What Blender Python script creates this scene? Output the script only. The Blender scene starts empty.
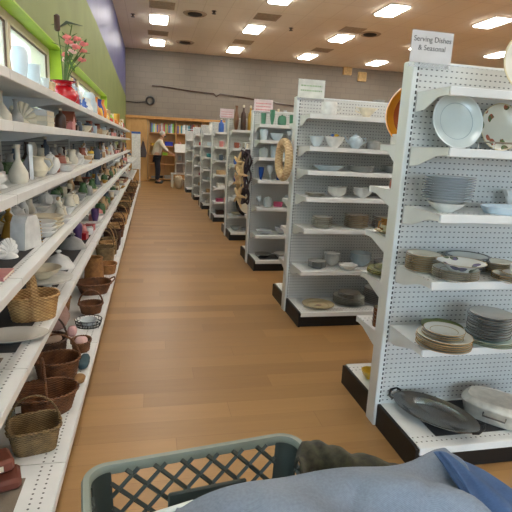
import bpy, math, random
from mathutils import Vector, Matrix
PI = math.pi
scn = bpy.context.scene
COL = scn.collection
rnd = random.Random(11)

# ------------------------------------------------------------------ camera
CAMH = 1.39
FPX = 482.0
YAW, PIT, ROL = 0.2203, -0.2223, 0.0504
_f = Vector((math.sin(YAW)*math.cos(PIT), math.cos(YAW)*math.cos(PIT), math.sin(PIT)))
_r0 = Vector((math.cos(YAW), -math.sin(YAW), 0)); _u0 = _r0.cross(_f)
_r = _r0*math.cos(ROL) + _u0*math.sin(ROL); _u = -_r0*math.sin(ROL) + _u0*math.cos(ROL)
cam_d = bpy.data.cameras.new('camera'); cam = bpy.data.objects.new('camera', cam_d); COL.objects.link(cam)
cam_d.sensor_width = 36; cam_d.lens = 36*FPX/512; cam_d.clip_start = 0.02; cam_d.clip_end = 200
mw = Matrix((( _r.x, _u.x, -_f.x, 0), (_r.y, _u.y, -_f.y, 0), (_r.z, _u.z, -_f.z, CAMH), (0, 0, 0, 1)))
cam.matrix_world = mw
scn.camera = cam

def at(px, py, ax, val):
    d = _r*((px-256)/FPX) + _u*((256-py)/FPX) + _f
    o = Vector((0, 0, CAMH)); t = (val-o[ax])/d[ax]
    return o + d*t

# ------------------------------------------------------------------ materials
MATS = {}
def lin(c):
    return tuple((x/12.92 if x <= .04045 else ((x+.055)/1.055)**2.4) for x in c)
def srgb(r, g, b): return lin((r/255, g/255, b/255))
class NT:
    def __init__(s, name):
        s.m = bpy.data.materials.new(name); s.m.use_nodes = True
        s.n = s.m.node_tree.nodes; s.l = s.m.node_tree.links
        s.b = s.n['Principled BSDF']
    def node(s, t, **k):
        x = s.n.new(t)
        for a, v in k.items(): setattr(x, a, v)
        return x
    def link(s, a, b): s.l.new(a, b)
    def math(s, op, a, b=None, c=None):
        x = s.n.new('ShaderNodeMath'); x.operation = op
        for i, v in enumerate((a, b, c)):
            if v is None: continue
            if isinstance(v, (int, float)): x.inputs[i].default_value = v
            else: s.l.new(v, x.inputs[i])
        return x.outputs[0]
    def obj(s):
        t = s.n.new('ShaderNodeTexCoord'); q = s.n.new('ShaderNodeSeparateXYZ'); s.l.new(t.outputs['Object'], q.inputs[0])
        return t.outputs['Object'], q.outputs
    def mix(s, f, a, b):
        x = s.n.new('ShaderNodeMix'); x.data_type = 'RGBA'
        if isinstance(f, (int, float)): x.inputs[0].default_value = f
        else: s.l.new(f, x.inputs[0])
        for i, v in ((6, a), (7, b)):
            if isinstance(v, tuple): x.inputs[i].default_value = (*v[:3], 1)
            else: s.l.new(v, x.inputs[i])
        return x.outputs[2]
    def noise(s, scale, vec=None, detail=3, dist=0):
        x = s.n.new('ShaderNodeTexNoise'); x.inputs['Scale'].default_value = scale; x.inputs['Detail'].default_value = detail
        x.inputs['Distortion'].default_value = dist
        if vec is not None: s.l.new(vec, x.inputs['Vector'])
        return x.outputs[0]
    def ramp(s, f, lo, hi):
        x = s.n.new('ShaderNodeMapRange'); x.inputs[1].default_value = lo; x.inputs[2].default_value = hi
        s.l.new(f, x.inputs[0]); return x.outputs[0]
    def bump(s, h, st=.3, dist=.01):
        x = s.n.new('ShaderNodeBump'); x.inputs['Strength'].default_value = st; x.inputs['Distance'].default_value = dist
        s.l.new(h, x.inputs['Height']); s.l.new(x.outputs[0], s.b.inputs['Normal'])
    def scalev(s, vec, v):
        x = s.n.new('ShaderNodeVectorMath'); x.operation = 'MULTIPLY'; s.l.new(vec, x.inputs[0]); x.inputs[1].default_value = v
        return x.outputs[0]
    def base(s, c):
        if isinstance(c, tuple): s.b.inputs['Base Color'].default_value = (*c[:3], 1)
        else: s.l.new(c, s.b.inputs['Base Color'])

def plain(name, c, rough=.5, metal=0, var=.12, scale=14, bump=0, coat=0):
    """slightly mottled surface"""
    if name in MATS: return MATS[name]
    t = NT(name); o, q = t.obj()
    n = t.noise(scale, o, 3)
    t.base(t.mix(t.ramp(n, .35, .65), tuple(x*(1-var) for x in c), tuple(min(1, x*(1+var)) for x in c)))
    t.b.inputs['Roughness'].default_value = rough; t.b.inputs['Metallic'].default_value = metal
    if coat: t.b.inputs['Coat Weight'].default_value = coat
    if bump: t.bump(n, bump, .003)
    MATS[name] = t.m; return t.m

def glass(name, c, rough=.05, alpha=.35):
    if name in MATS: return MATS[name]
    t = NT(name); o, q = t.obj()
    out = t.n['Material Output']
    tr = t.node('ShaderNodeBsdfTransparent'); tr.inputs[0].default_value = (*[.6+.4*x for x in c], 1)
    fr = t.node('ShaderNodeFresnel'); fr.inputs[0].default_value = 1.5
    t.base(c); t.b.inputs['Roughness'].default_value = rough
    n = t.noise(30, o, 2)
    f = t.math('ADD', t.math('MULTIPLY', fr.outputs[0], .8), t.math('MULTIPLY_ADD', n, .1, alpha))
    mx = t.node('ShaderNodeMixShader'); t.link(t.math('MINIMUM', f, 1.0), mx.inputs[0]); t.link(tr.outputs[0], mx.inputs[1]); t.link(t.b.outputs[0], mx.inputs[2])
    t.link(mx.outputs[0], out.inputs[0])
    MATS[name] = t.m; return t.m

C = dict(
 white=srgb(226,226,222), cream=srgb(226,216,190), ivory=srgb(212,206,188), grey=srgb(150,150,146), tan=srgb(190,158,118),
 brown=srgb(112,74,48), darkbrown=srgb(66,42,30), terracotta=srgb(150,82,60), pink=srgb(214,140,136), rose=srgb(178,70,110), red=srgb(176,24,30),
 blue=srgb(52,96,178), cobalt=srgb(26,40,140), paleblue=srgb(186,202,212), green=srgb(70,104,62), lime=srgb(140,200,50), yellow=srgb(226,190,60),
 gold=srgb(190,150,70), black=srgb(24,24,26), purple=srgb(86,60,110), orange=srgb(206,120,36), teal=srgb(50,130,140), slate=srgb(70,84,100), silver=srgb(190,190,190))
CN = dict(darkbrown='dark brown', paleblue='pale blue', lime='lime green', cobalt='cobalt blue', rose='rose pink')
def cm(k):
    if k == 'gold': return plain('gold_glaze', C['gold'], .3, .8, .1)
    if k == 'silver': return plain('polished_silver', C['silver'], .25, 1, .05)
    if k == 'glass': return glass('clear_glass', (.85, .92, .95))
    if k == 'greenglass': return glass('green_glass', (.12, .35, .22), .08, .55)
    if k == 'blueglass': return glass('blue_glass', (.03, .1, .42), .08, .6)
    if k == 'frosted': return glass('frosted_glass', (.72, .86, .95), .4, .72)
    return plain(k+'_glaze', C[k], .32, 0, .1, 22, 0, .25)

def steel_mat():
    t = NT('white_powder_coated_steel'); o, q = t.obj()
    n = t.noise(6, o, 4); n2 = t.noise(60, o, 2)
    t.base(t.mix(t.ramp(n, .3, .75), srgb(214,219,220), srgb(230,232,231)))
    t.b.inputs['Roughness'].default_value = .42; t.bump(n2, .04, .001); return t.m
STEEL = steel_mat()
def peg_mat():
    """white pegboard, rows of short slots one inch apart"""
    t = NT('slotted_back_panel'); o, q = t.obj()
    P = .0254
    fx = t.math('FRACT', t.math('DIVIDE', q[0], P)); fz = t.math('FRACT', t.math('DIVIDE', q[2], P))
    a = t.math('LESS_THAN', t.math('ABSOLUTE', t.math('SUBTRACT', fx, .5)), .2)
    b = t.math('LESS_THAN', t.math('ABSOLUTE', t.math('SUBTRACT', fz, .5)), .105)
    m = t.math('MULTIPLY', a, b)
    n = t.noise(4, o, 3)
    base = t.mix(t.ramp(n, .3, .7), srgb(200,201,198), srgb(213,213,209))
    t.base(t.mix(m, base, srgb(96,98,100))); t.b.inputs['Roughness'].default_value = .5
    t.bump(t.math('SUBTRACT', 1, m), .4, .002); return t.m
PEG = peg_mat()
def groove_mat():
    t = NT('upright_with_slots'); o, q = t.obj()
    fz = t.math('FRACT', t.math('DIVIDE', q[2], .0254))
    b = t.math('LESS_THAN', t.math('ABSOLUTE', t.math('SUBTRACT', fz, .5)), .3)
    a = t.math('LESS_THAN', t.math('ABSOLUTE', t.math('SUBTRACT', q[0], .026)), .005)
    g = t.node('ShaderNodeNewGeometry'); s = t.node('ShaderNodeSeparateXYZ')
    tr = t.node('ShaderNodeVectorTransform', vector_type='NORMAL', convert_from='WORLD', convert_to='OBJECT')
    t.link(g.outputs['Normal'], tr.inputs[0]); t.link(tr.outputs[0], s.inputs[0])
    f = t.math('GREATER_THAN', t.math('ABSOLUTE', s.outputs[1]), .5)
    m = t.math('MULTIPLY', t.math('MULTIPLY', a, b), f)
    t.base(t.mix(m, srgb(220,224,222), srgb(52,54,56))); t.b.inputs['Roughness'].default_value = .42; return t.m
GROOVE = groove_mat()
def deck_mat():
    """shelf pan: two rows of punched dots behind the front edge (local y = 0 is the front)"""
    t = NT('punched_shelf_pan'); o, q = t.obj()
    fx = t.math('SUBTRACT', t.math('FRACT', t.math('DIVIDE', q[0], .0254)), .5)
    d = None
    for yy in (.05, .085):
        dy = t.math('DIVIDE', t.math('SUBTRACT', q[1], yy), .0254)
        r = t.math('SQRT', t.math('ADD', t.math('MULTIPLY', fx, fx), t.math('MULTIPLY', dy, dy)))
        k = t.math('LESS_THAN', r, .17)
        d = k if d is None else t.math('MAXIMUM', d, k)
    n = t.noise(5, o, 4)
    t.base(t.mix(d, t.mix(t.ramp(n, .3, .7), srgb(216,219,218), srgb(230,231,229)), srgb(84,84,84)))
    t.b.inputs['Roughness'].default_value = .4; return t.m
DECK = deck_mat()
BLACK = plain('black_kick_plate', srgb(12,11,11), .5, 0, .2)

def floor_mat():
    t = NT('wood_look_vinyl_planks'); o, q = t.obj()
    PW, PL = .15, 1.2
    row = t.math('FLOOR', t.math('DIVIDE', q[1], PW))
    sh = t.math('MULTIPLY', t.math('FRACT', t.math('MULTIPLY', row, .377)), PL)
    u = t.math('DIVIDE', t.math('ADD', q[0], sh), PL)
    colm = t.math('FLOOR', u)
    wn = t.node('ShaderNodeTexWhiteNoise', noise_dimensions='2D'); cb = t.node('ShaderNodeCombineXYZ'); t.link(row, cb.inputs[0]); t.link(colm, cb.inputs[1]); t.link(cb.outputs[0], wn.inputs['Vector'])
    g = t.noise(1.0, t.scalev(o, (2.2, 30, 1)), 5, .8)
    g2 = t.noise(1.0, t.scalev(o, (9, 110, 1)), 3)
    v = t.math('ADD', t.math('MULTIPLY', wn.outputs[0], .55), t.math('ADD', t.math('MULTIPLY', g, .45), t.math('MULTIPLY', g2, .15)))
    c = t.mix(t.ramp(v, .15, .95), srgb(140,104,62), srgb(172,132,82))
    fy = t.math('FRACT', t.math('DIVIDE', q[1], PW)); fu = t.math('FRACT', u)
    e = t.math('MAXIMUM', t.math('LESS_THAN', fy, .012), t.math('LESS_THAN', fu, .002))
    t.base(t.mix(t.math('MULTIPLY', e, .45), c, srgb(100,72,46)))
    t.link(t.math('MULTIPLY_ADD', g, .14, .3), t.b.inputs['Roughness'])
    t.bump(g2, .05, .001); return t.m
def ceil_mat():
    t = NT('ceiling_tiles'); o, q = t.obj()
    fx = t.math('FRACT', t.math('DIVIDE', q[0], .61)); fy = t.math('FRACT', t.math('DIVIDE', q[1], 1.22))
    e = t.math('MAXIMUM', t.math('LESS_THAN', fx, .03), t.math('LESS_THAN', fy, .02))
    n = t.noise(.35, o, 3); n2 = t.noise(40, o, 3); n3 = t.noise(1.2, t.scalev(o, (1, .3, 1)), 4)
    c = t.mix(t.ramp(n, .3, .7), srgb(236,224,208), srgb(242,231,216))
    c = t.mix(t.math('MULTIPLY', t.ramp(n3, .55, .8), .35), c, srgb(204,188,168))
    t.base(t.mix(t.math('MULTIPLY', e, .3), c, srgb(190,172,152))); t.b.inputs['Roughness'].default_value = .85; t.bump(n2, .15, .004); return t.m
def block_mat(name, ca, cb_):
    t = NT(name); o, q = t.obj()
    br = t.node('ShaderNodeTexBrick'); cbn = t.node('ShaderNodeCombineXYZ'); t.link(q[0], cbn.inputs[0]); t.link(q[2], cbn.inputs[1]); t.link(cbn.outputs[0], br.inputs['Vector'])
    br.inputs['Scale'].default_value = 1; br.inputs['Brick Width'].default_value = .4; br.inputs['Row Height'].default_value = .2; br.inputs['Mortar Size'].default_value = .008
    br.inputs['Color1'].default_value = (*ca, 1); br.inputs['Color2'].default_value = (*cb_, 1); br.inputs['Mortar'].default_value = (*[x*.86 for x in ca], 1)
    n = t.noise(1.3, o, 4)
    t.base(t.mix(t.math('MULTIPLY', t.ramp(n, .4, .8), .25), br.outputs[0], tuple(x*.7 for x in ca)))
    t.b.inputs['Roughness'].default_value = .7; t.bump(br.outputs[1], -.2, .004); return t.m
def leftwall_mat():
    t = NT('green_and_blue_painted_wall'); o, q = t.obj()
    # blue band above a swooping line, green below it
    y = t.math('MAXIMUM', t.math('SUBTRACT', q[1], 9.0), 0)
    line = t.math('SUBTRACT', 3.26, t.math('MULTIPLY', y, .034))
    m = t.math('GREATER_THAN', q[2], line)
    n = t.noise(2.0, o, 3)
    g = t.mix(t.ramp(n, .3, .7), srgb(122,134,74), srgb(132,144,82)); b = t.mix(t.ramp(n, .3, .7), srgb(78,80,128), srgb(90,92,142))
    t.base(t.mix(m, g, b)); t.link(t.math('SUBTRACT', .62, t.math('MULTIPLY', m, .2)), t.b.inputs['Roughness']); return t.m
def wood_mat(name, a, b, sc=(2, 2, 14), rough=.45):
    t = NT(name); o, q = t.obj(); g = t.noise(1.5, t.scalev(o, sc[::-1] if False else sc), 4, 1.2)
    t.base(t.mix(t.ramp(g, .3, .7), a, b)); t.b.inputs['Roughness'].default_value = rough; t.bump(g, .05, .002); return t.m
def wicker_mat(name, a, b, n1=60, n2=26):
    t = NT(name); o, q = t.obj()
    ang = t.math('ARCTAN2', q[1], q[0])
    w = t.math('SINE', t.math('MULTIPLY', ang, n2)); z = t.math('SINE', t.math('MULTIPLY', q[2], 2*PI*n1/ .5))
    v = t.math('MULTIPLY', w, z); n = t.noise(25, o, 3)
    v2 = t.math('MULTIPLY_ADD', v, .25, n)
    t.base(t.mix(t.ramp(v2, .25, .8), a, b)); t.b.inputs['Roughness'].default_value = .55
    t.bump(v, .5, .004); return t.m
WICK = {
 'honey': wicker_mat('honey_wicker', srgb(120,76,36), srgb(188,132,72)),
 'brownw': wicker_mat('brown_wicker', srgb(66,38,20), srgb(140,88,46)),
 'palew': wicker_mat('pale_woven_splint', srgb(160,118,70), srgb(212,172,114), 34, 24),
 'rope': wicker_mat('pale_twisted_straw', srgb(190,156,112), srgb(226,198,156), 22, 14),
 'darkw': wicker_mat('dark_wicker', srgb(44,27,18), srgb(96,60,36)),
 'seag': wicker_mat('seagrass_weave', srgb(92,72,44), srgb(150,122,78), 50, 30),
}
def plate_mat(name, base, rim, R, w=.006, inner=None, floral=None):
    if name in MATS: return MATS[name]
    t = NT(name); o, q = t.obj()
    r = t.math('SQRT', t.math('ADD', t.math('MULTIPLY', q[0], q[0]), t.math('MULTIPLY', q[1], q[1])))
    n = t.noise(9, o, 2)
    c = t.mix(t.ramp(n, .3, .7), tuple(x*.94 for x in base), base)
    if inner: c = t.mix(t.math('LESS_THAN', t.math('ABSOLUTE', t.math('SUBTRACT', r, R*.66)), .0015), c, inner)
    if floral:
        vo = t.node('ShaderNodeTexVoronoi'); vo.inputs['Scale'].default_value = 16; t.link(o, vo.inputs['Vector'])
        ring = t.math('MULTIPLY', t.math('GREATER_THAN', r, R*.5), t.math('LESS_THAN', r, R*.95))
        m = t.math('MULTIPLY', t.math('LESS_THAN', vo.outputs[0], .32), ring)
        c = t.mix(m, c, t.mix(t.ramp(t.noise(40, o, 2), .4, .6), floral, srgb(90,110,70)))
    t.base(t.mix(t.math('GREATER_THAN', r, R-w), c, rim)); t.b.inputs['Roughness'].default_value = .22; t.b.inputs['Coat Weight'].default_value = .3
    MATS[name] = t.m; return t.m
def cloth_mat(name, a, b, sc=300, big=6, rough=.9, stripe=0):
    t = NT(name); o, q = t.obj()
    n = t.noise(big, o, 4); f = t.noise(sc, o, 2)
    v = t.math('ADD', t.math('MULTIPLY', n, .7), t.math('MULTIPLY', f, .4))
    t.base(t.mix(t.ramp(v, .3, .8), a, b)); t.b.inputs['Roughness'].default_value = rough
    t.b.inputs['Sheen Weight'].default_value = .04; t.bump(f, .25, .002); return t.m
def emit_mat(name, c, s):
    t = NT(name); o, q = t.obj()
    fx = t.math('SINE', t.math('MULTIPLY', q[0], 90)); fy = t.math('SINE', t.math('MULTIPLY', q[1], 90))
    v = t.math('MULTIPLY_ADD', t.math('MULTIPLY', fx, fy), .12, .9)
    t.base((.9, .9, .88)); t.b.inputs['Emission Color'].default_value = (*c, 1)
    t.link(t.math('MULTIPLY', v, s), t.b.inputs['Emission Strength']); return t.m

# ------------------------------------------------------------------ mesh building
class MB:
    def __init__(s): s.v = []; s.f = []
    def add(s, vs, fs):
        b = len(s.v); s.v += [tuple(v) for v in vs]; s.f += [tuple(i+b for i in f) for f in fs]; return s
    def box(s, x0, x1, y0, y1, z0, z1, bev=0):
        if bev:
            b = min(bev, abs(x1-x0)*.45, abs(y1-y0)*.45, abs(z1-z0)*.45)
            vs = []
            for X, sx in ((x0, 1), (x1, -1)):
                for Y, sy in ((y0, 1), (y1, -1)):
                    for Z, sz in ((z0, 1), (z1, -1)):
                        vs += [(X, Y+sy*b, Z+sz*b), (X+sx*b, Y, Z+sz*b), (X+sx*b, Y+sy*b, Z)]
            # convex hull of the chamfered corners
            import bmesh
            bm = bmesh.new(); [bm.verts.new(v) for v in vs]; bm.verts.ensure_lookup_table()
            bmesh.ops.convex_hull(bm, input=bm.verts)
            bmesh.ops.dissolve_limit(bm, angle_limit=.01, verts=bm.verts, edges=bm.edges)
            bmesh.ops.recalc_face_normals(bm, faces=bm.faces); bm.verts.index_update()
            s.add([v.co for v in bm.verts], [[v.index for v in f.verts] for f in bm.faces]); bm.free(); return s
        return s.add([(x0,y0,z0),(x1,y0,z0),(x1,y1,z0),(x0,y1,z0),(x0,y0,z1),(x1,y0,z1),(x1,y1,z1),(x0,y1,z1)],
                     [(0,3,2,1),(4,5,6,7),(0,1,5,4),(1,2,6,5),(2,3,7,6),(3,0,4,7)])
    def prism(s, pts, h0, h1, ax='y'):
        """pts: outline in the two other axes; extruded along ax"""
        n = len(pts)
        def P(a, b, h): return (h, a, b) if ax == 'x' else ((a, h, b) if ax == 'y' else (a, b, h))
        vs = [P(a, b, h0) for a, b in pts] + [P(a, b, h1) for a, b in pts]
        fs = [tuple(range(n))[::-1], tuple(range(n, 2*n))] + [(i, (i+1) % n, n+(i+1) % n, n+i) for i in range(n)]
        return s.add(vs, fs)
    def lathe(s, prof, seg=28, cx=0, cy=0, cz=0, sx=1, sy=1, M=None):
        vs = []; fs = []; rings = []
        for r, z in prof:
            if r < 1e-6: rings.append([len(vs)]); vs.append((0, 0, z))
            else:
                rings.append(list(range(len(vs), len(vs)+seg)))
                vs += [(r*math.cos(2*PI*i/seg), r*math.sin(2*PI*i/seg), z) for i in range(seg)]
        for a, b in zip(rings, rings[1:]):
            for i in range(seg):
                j = (i+1) % seg
                if len(a) == 1 and len(b) == 1: continue
                if len(a) == 1: fs.append((a[0], b[j], b[i]))
                elif len(b) == 1: fs.append((a[i], a[j], b[0]))
                else: fs.append((a[i], a[j], b[j], b[i]))
        vs = [Vector((x*sx, y*sy, z)) for x, y, z in vs]
        if M: vs = [M @ v for v in vs]
        return s.add([(v[0]+cx, v[1]+cy, v[2]+cz) for v in vs], fs)
    def ell(s, c, r, seg=16, rings=10, M=None):
        p = [(math.sin(PI*i/rings), -math.cos(PI*i/rings)) for i in range(rings+1)]
        p[0] = (0, -1); p[-1] = (0, 1)
        m = (M or Matrix.Identity(4)) @ Matrix.Diagonal((*r, 1))
        return s.lathe(p, seg, *c, M=m)
    def tube(s, path, rad, seg=8, closed=False, flat=1.0):
        P = [Vector(p) for p in path]; n = len(P)
        R = rad if isinstance(rad, (list, tuple)) else [rad]*n
        vs = []; fs = []; up = None
        for i in range(n):
            if closed: t = (P[(i+1) % n]-P[i-1])
            else: t = P[min(i+1, n-1)]-P[max(i-1, 0)]
            t.normalize()
            if up is None:
                up = Vector((0, 0, 1)) if abs(t.z) < .9 else Vector((1, 0, 0))
            a = t.cross(up);
            if a.length < 1e-6: a = t.orthogonal()
            a.normalize(); b = a.cross(t).normalized(); up = b
            for k in range(seg):
                th = 2*PI*k/seg; vs.append(P[i] + a*math.cos(th)*R[i] + b*math.sin(th)*R[i]*flat)
        m = n if closed else n-1
        for i in range(m):
            for k in range(seg):
                j = (i+1) % n; fs.append((i*seg+k, i*seg+(k+1) % seg, j*seg+(k+1) % seg, j*seg+k))
        if not closed: fs += [tuple(range(seg))[::-1], tuple((n-1)*seg+k for k in range(seg))]
        return s.add(vs, fs)
    def mesh(s, name, mat, sharp=40, smooth=True):
        me = bpy.data.meshes.new(name); me.from_pydata(s.v, [], s.f); me.update()
        import bmesh
        bm = bmesh.new(); bm.from_mesh(me); bmesh.ops.recalc_face_normals(bm, faces=bm.faces); bm.to_mesh(me); bm.free()
        if smooth:
            me.polygons.foreach_set('use_smooth', [True]*len(me.polygons)); me.set_sharp_from_angle(angle=math.radians(sharp))
        me.materials.append(mat); return me

def link(name, data, parent=None, loc=(0, 0, 0), rot=(0, 0, 0)):
    o = bpy.data.objects.new(name, data); COL.objects.link(o); o.location = loc; o.rotation_euler = rot
    if parent: o.parent = parent
    return o
ALL = []
def tag(o, label, cat, group=None, kind=None):
    o['label'] = label; o['category'] = cat
    if group: o['group'] = group
    if kind: o['kind'] = kind
    ALL.append(o); return o
def struct(name, mb, mat, parent=None, loc=(0, 0, 0), **k):
    o = link(name, mb.mesh(name, mat, **k), parent, loc)
    if not parent: o['kind'] = 'structure'
    return o
def thing(name, label, cat, parts, loc, rot=0, group=None, tilt=None, scale=None):
    """parts: [(name, mesh, [subparts])]; the first alone makes a one-mesh thing"""
    r = (tilt[0], tilt[1], rot) if tilt else (0, 0, rot)
    if len(parts) == 1 and len(parts[0]) == 2:
        o = link(name, parts[0][1], None, loc, r)
    else:
        o = link(name, None, None, loc, r)
        for p in parts:
            c = link(p[0], p[1], o)
            if len(p) > 2:
                for q in p[2]: link(q[0], q[1], c)
    if scale: o.scale = scale
    return tag(o, label, cat, group)

# ------------------------------------------------------------------ item kinds (meshes cached by size and colour)
CACHE = {}
def cached(key, fn):
    if key not in CACHE: CACHE[key] = fn()
    return CACHE[key]
def inner(prof, t=.06, floor=.08):
    """close an outline with an inside wall"""
    r1, z1 = prof[-1]
    ins = [(max(r-t, .02), z) for r, z in prof[::-1] if z > floor+.05]
    return prof + [(max(r1-t*.5, .02), z1+.005)] + ins + [(0, floor+.04)]
def L(prof, r, h, seg=28, **k): return MB().lathe([(a*r, b*h) for a, b in prof], seg, **k)
VASES = [
 [(0,0),(.5,0),(.55,.04),(.9,.25),(1,.42),(.85,.62),(.45,.8),(.42,.9),(.62,1)],
 [(0,0),(.7,0),(.72,.05),(.8,.4),(1,.75),(.95,.88),(.7,1)],
 [(0,0),(.8,0),(1,.1),(.96,.28),(.5,.5),(.26,.62),(.24,.9),(.36,1)],
 [(0,0),(.55,0),(.4,.06),(.7,.3),(.92,.6),(.98,1)],
]
def k_vase(c, r, h, v=0): return [('vase', L(inner(VASES[v % 4]), r, h).mesh('vase', cm(c)))]
def k_bottle(c, r, h):
    return [('bottle', L([(0,0),(.9,0),(1,.04),(1,.55),(.85,.66),(.35,.76),(.3,.9)], r, h).mesh('bottle', cm(c))),
            ('stopper', L([(.0,.89),(.3,.89),(.4,.93),(.38,.99),(0,1)], r, h).mesh('stopper', cm('cream' if c != 'cream' else 'gold')))]
def k_jug(c, r, h):
    b = L(inner([(0,0),(.6,0),(.62,.05),(1,.3),(.98,.45),(.6,.75),(.62,.9),(.8,1)]), r, h)
    hd = MB().tube([(r*.6, 0, h*.9), (r*1.2, 0, h*.85), (r*1.4, 0, h*.6), (r*.95, 0, h*.3)], r*.1)
    sp = MB().prism([(-.5*r, h*.86), (-1.05*r, h*1.0), (-.5*r, h*1.0)], -r*.18, r*.18)
    return [('body', b.mesh('body', cm(c))), ('handle', hd.mesh('handle', cm(c))), ('spout', sp.mesh('spout', cm(c)))]
def k_teapot(c, r, h):
    b = L([(0,0),(.5,0),(.55,.05),(.95,.3),(1,.45),(.8,.7),(.4,.8)], r, h)
    lid = L([(0,.78),(.42,.78),(.4,.84),(.1,.9),(.14,.96),(0,1)], r, h)
    sp = MB().tube([(-r*.8, 0, h*.35), (-r*1.3, 0, h*.5), (-r*1.6, 0, h*.78)], [r*.22, r*.15, r*.1])
    hd = MB().tube([(r*.8, 0, h*.65), (r*1.4, 0, h*.72), (r*1.5, 0, h*.45), (r*.92, 0, h*.3)], r*.09)
    return [('body', b.mesh('body', cm(c))), ('lid', lid.mesh('lid', cm(c))), ('spout', sp.mesh('spout', cm(c))), ('handle', hd.mesh('handle', cm(c)))]
def k_mug(c, r, h):
    b = L(inner([(0,0),(.8,0),(.88,.05),(1,.5),(.98,1)], .1), r, h)
    hd = MB().tube([(r*.95, 0, h*.8), (r*1.5, 0, h*.78), (r*1.6, 0, h*.45), (r*.9, 0, h*.2)], r*.12)
    return [('cup', b.mesh('cup', cm(c))), ('handle', hd.mesh('handle', cm(c)))]
def k_bowl(c, r, h): return [('bowl', L([(0,0),(.4,0),(.42,.08),(.75,.45),(1,1),(.96,1),(.7,.5),(.35,.16),(0,.14)], r, h).mesh('bowl', cm(c)))]
def k_dish(c, r, h): return [('dish', L([(0,0),(.6,0),(.66,.2),(1,.9),(1,1),(.95,1),(.6,.4),(0,.35)], r, h).mesh('dish', cm(c)))]
def k_jar(c, r, h):
    return [('jar', L([(0,0),(.8,0),(.95,.08),(1,.4),(.9,.7),(.75,.78)], r, h).mesh('jar', cm(c))),
            ('lid', L([(0,.76),(.82,.76),(.8,.84),(.2,.9),(.22,.97),(0,1)], r, h).mesh('lid', cm(c)))]
def k_candle(c, r, h):
    return [('base', L([(0,0),(1,0),(1,.03),(.5,.08),(.22,.14),(.3,.3),(.18,.42),(.3,.55),(.4,.6),(.42,.68),(.3,.68),(0,.64)], r, h).mesh('base', cm(c))),
            ('candle', L([(0,.64),(.26,.64),(.24,.97),(.03,1),(0,1)], r, h).mesh('candle', cm('ivory')))]
def k_figurine(c, r, h):
    b = L([(0,0),(.9,0),(1,.03),(.8,.2),(.55,.42),(.35,.52),(.45,.62),(.5,.72),(.2,.8),(.15,.84)], r, h)
    b.ell((0, 0, h*.89), (r*.3, r*.3, h*.11))
    b.tube([(-r*.45, 0, h*.7), (-r*.75, -r*.3, h*.55), (-r*.2, -r*.6, h*.5)], r*.13, 6)
    b.tube([(r*.45, 0, h*.7), (r*.75, -r*.3, h*.55), (r*.2, -r*.6, h*.5)], r*.13, 6)
    hair = MB().ell((0, r*.08, h*.91), (r*.33, r*.33, h*.1), 12, 8)
    return [('figure', b.mesh('figure', cm(c))), ('hair', hair.mesh('hair', cm('tan')))]
def k_bird(c, r, h):
    b = MB().ell((0, 0, h*.45), (r, r*.55, h*.33)); b.ell((-r*.75, 0, h*.78), (r*.35, r*.32, h*.2))
    b.tube([(r*.7, 0, h*.5), (r*1.3, 0, h*.68)], [r*.3, r*.12], 8, flat=.4); b.lathe([(0,0),(r*.6,0),(r*.5,h*.1),(r*.3,h*.2),(0,h*.2)], 16)
    k = MB().tube([(-r*1.02, 0, h*.78), (-r*1.3, 0, h*.74)], [r*.1, r*.01], 6)
    return [('body', b.mesh('body', cm(c))), ('beak', k.mesh('beak', cm('yellow')))]
def k_bell(c, r, h):
    return [('bell', L([(0,.02),(.9,0),(1,0),(.96,.06),(.7,.3),(.55,.55),(.2,.62)], r, h).mesh('bell', cm(c))),
            ('handle', L([(.1,.6),(.14,.72),(.1,.82),(.22,.92),(0,1)], r, h).mesh('handle', cm('ivory' if c != 'ivory' else 'gold')))]
def k_box(c, r, h):
    return [('box', MB().box(-r, r, -r*.7, r*.7, 0, h*.78, r*.06).mesh('box', cm(c))), ('lid', MB().box(-r*1.04, r*1.04, -r*.74, r*.74, h*.78, h, r*.06).mesh('lid', cm(c)))]
def k_frame(c, r, h):
    m = MB()
    m.box(-r, -r*.8, -.008, .008, 0, h).box(r*.8, r, -.008, .008, 0, h).box(-r*.8, r*.8, -.008, .008, 0, r*.2).box(-r*.8, r*.8, -.008, .008, h-r*.2, h)
    return [('frame', m.mesh('frame', cm(c))), ('picture', MB().box(-r*.8, r*.8, -.003, .006, r*.2, h-r*.2).mesh('picture', cm('tan' if c != 'tan' else 'paleblue'))),
            ('stand', MB().prism([(.006, 0), (h*.45, 0), (.006, h*.75)], -.01, .01, 'x').mesh('stand', cm('darkbrown')))]
def k_goblet(c, r, h): return [('goblet', L([(0,0),(.8,0),(.75,.03),(.15,.08),(.12,.42),(.5,.5),(.95,.7),(1,.85),(.85,1),(.8,1),(.92,.8),(.4,.54),(0,.5)], r, h).mesh('goblet', cm(c)))]
def k_tumbler(c, r, h): return [('tumbler', L([(0,0),(.8,0),(1,1),(.94,1),(.74,.1),(0,.08)], r, h).mesh('tumbler', cm(c)))]
def k_boat(c, r, h):
    b = L([(0,0),(.5,0),(.4,.12),(.8,.5),(1,.95),(.92,.95),(.7,.5),(0,.25)], r, h, sy=.55)
    b.prism([(-.8*r, h*.6), (-1.35*r, h*1.0), (-.8*r, h*.95)], -r*.16, r*.16)
    return [('bowl', b.mesh('bowl', cm(c))), ('handle', MB().tube([(r*.85, 0, h*.85), (r*1.3, 0, h), (r*1.35, 0, h*.6), (r*.8, 0, h*.45)], r*.07).mesh('handle', cm(c)))]
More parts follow.
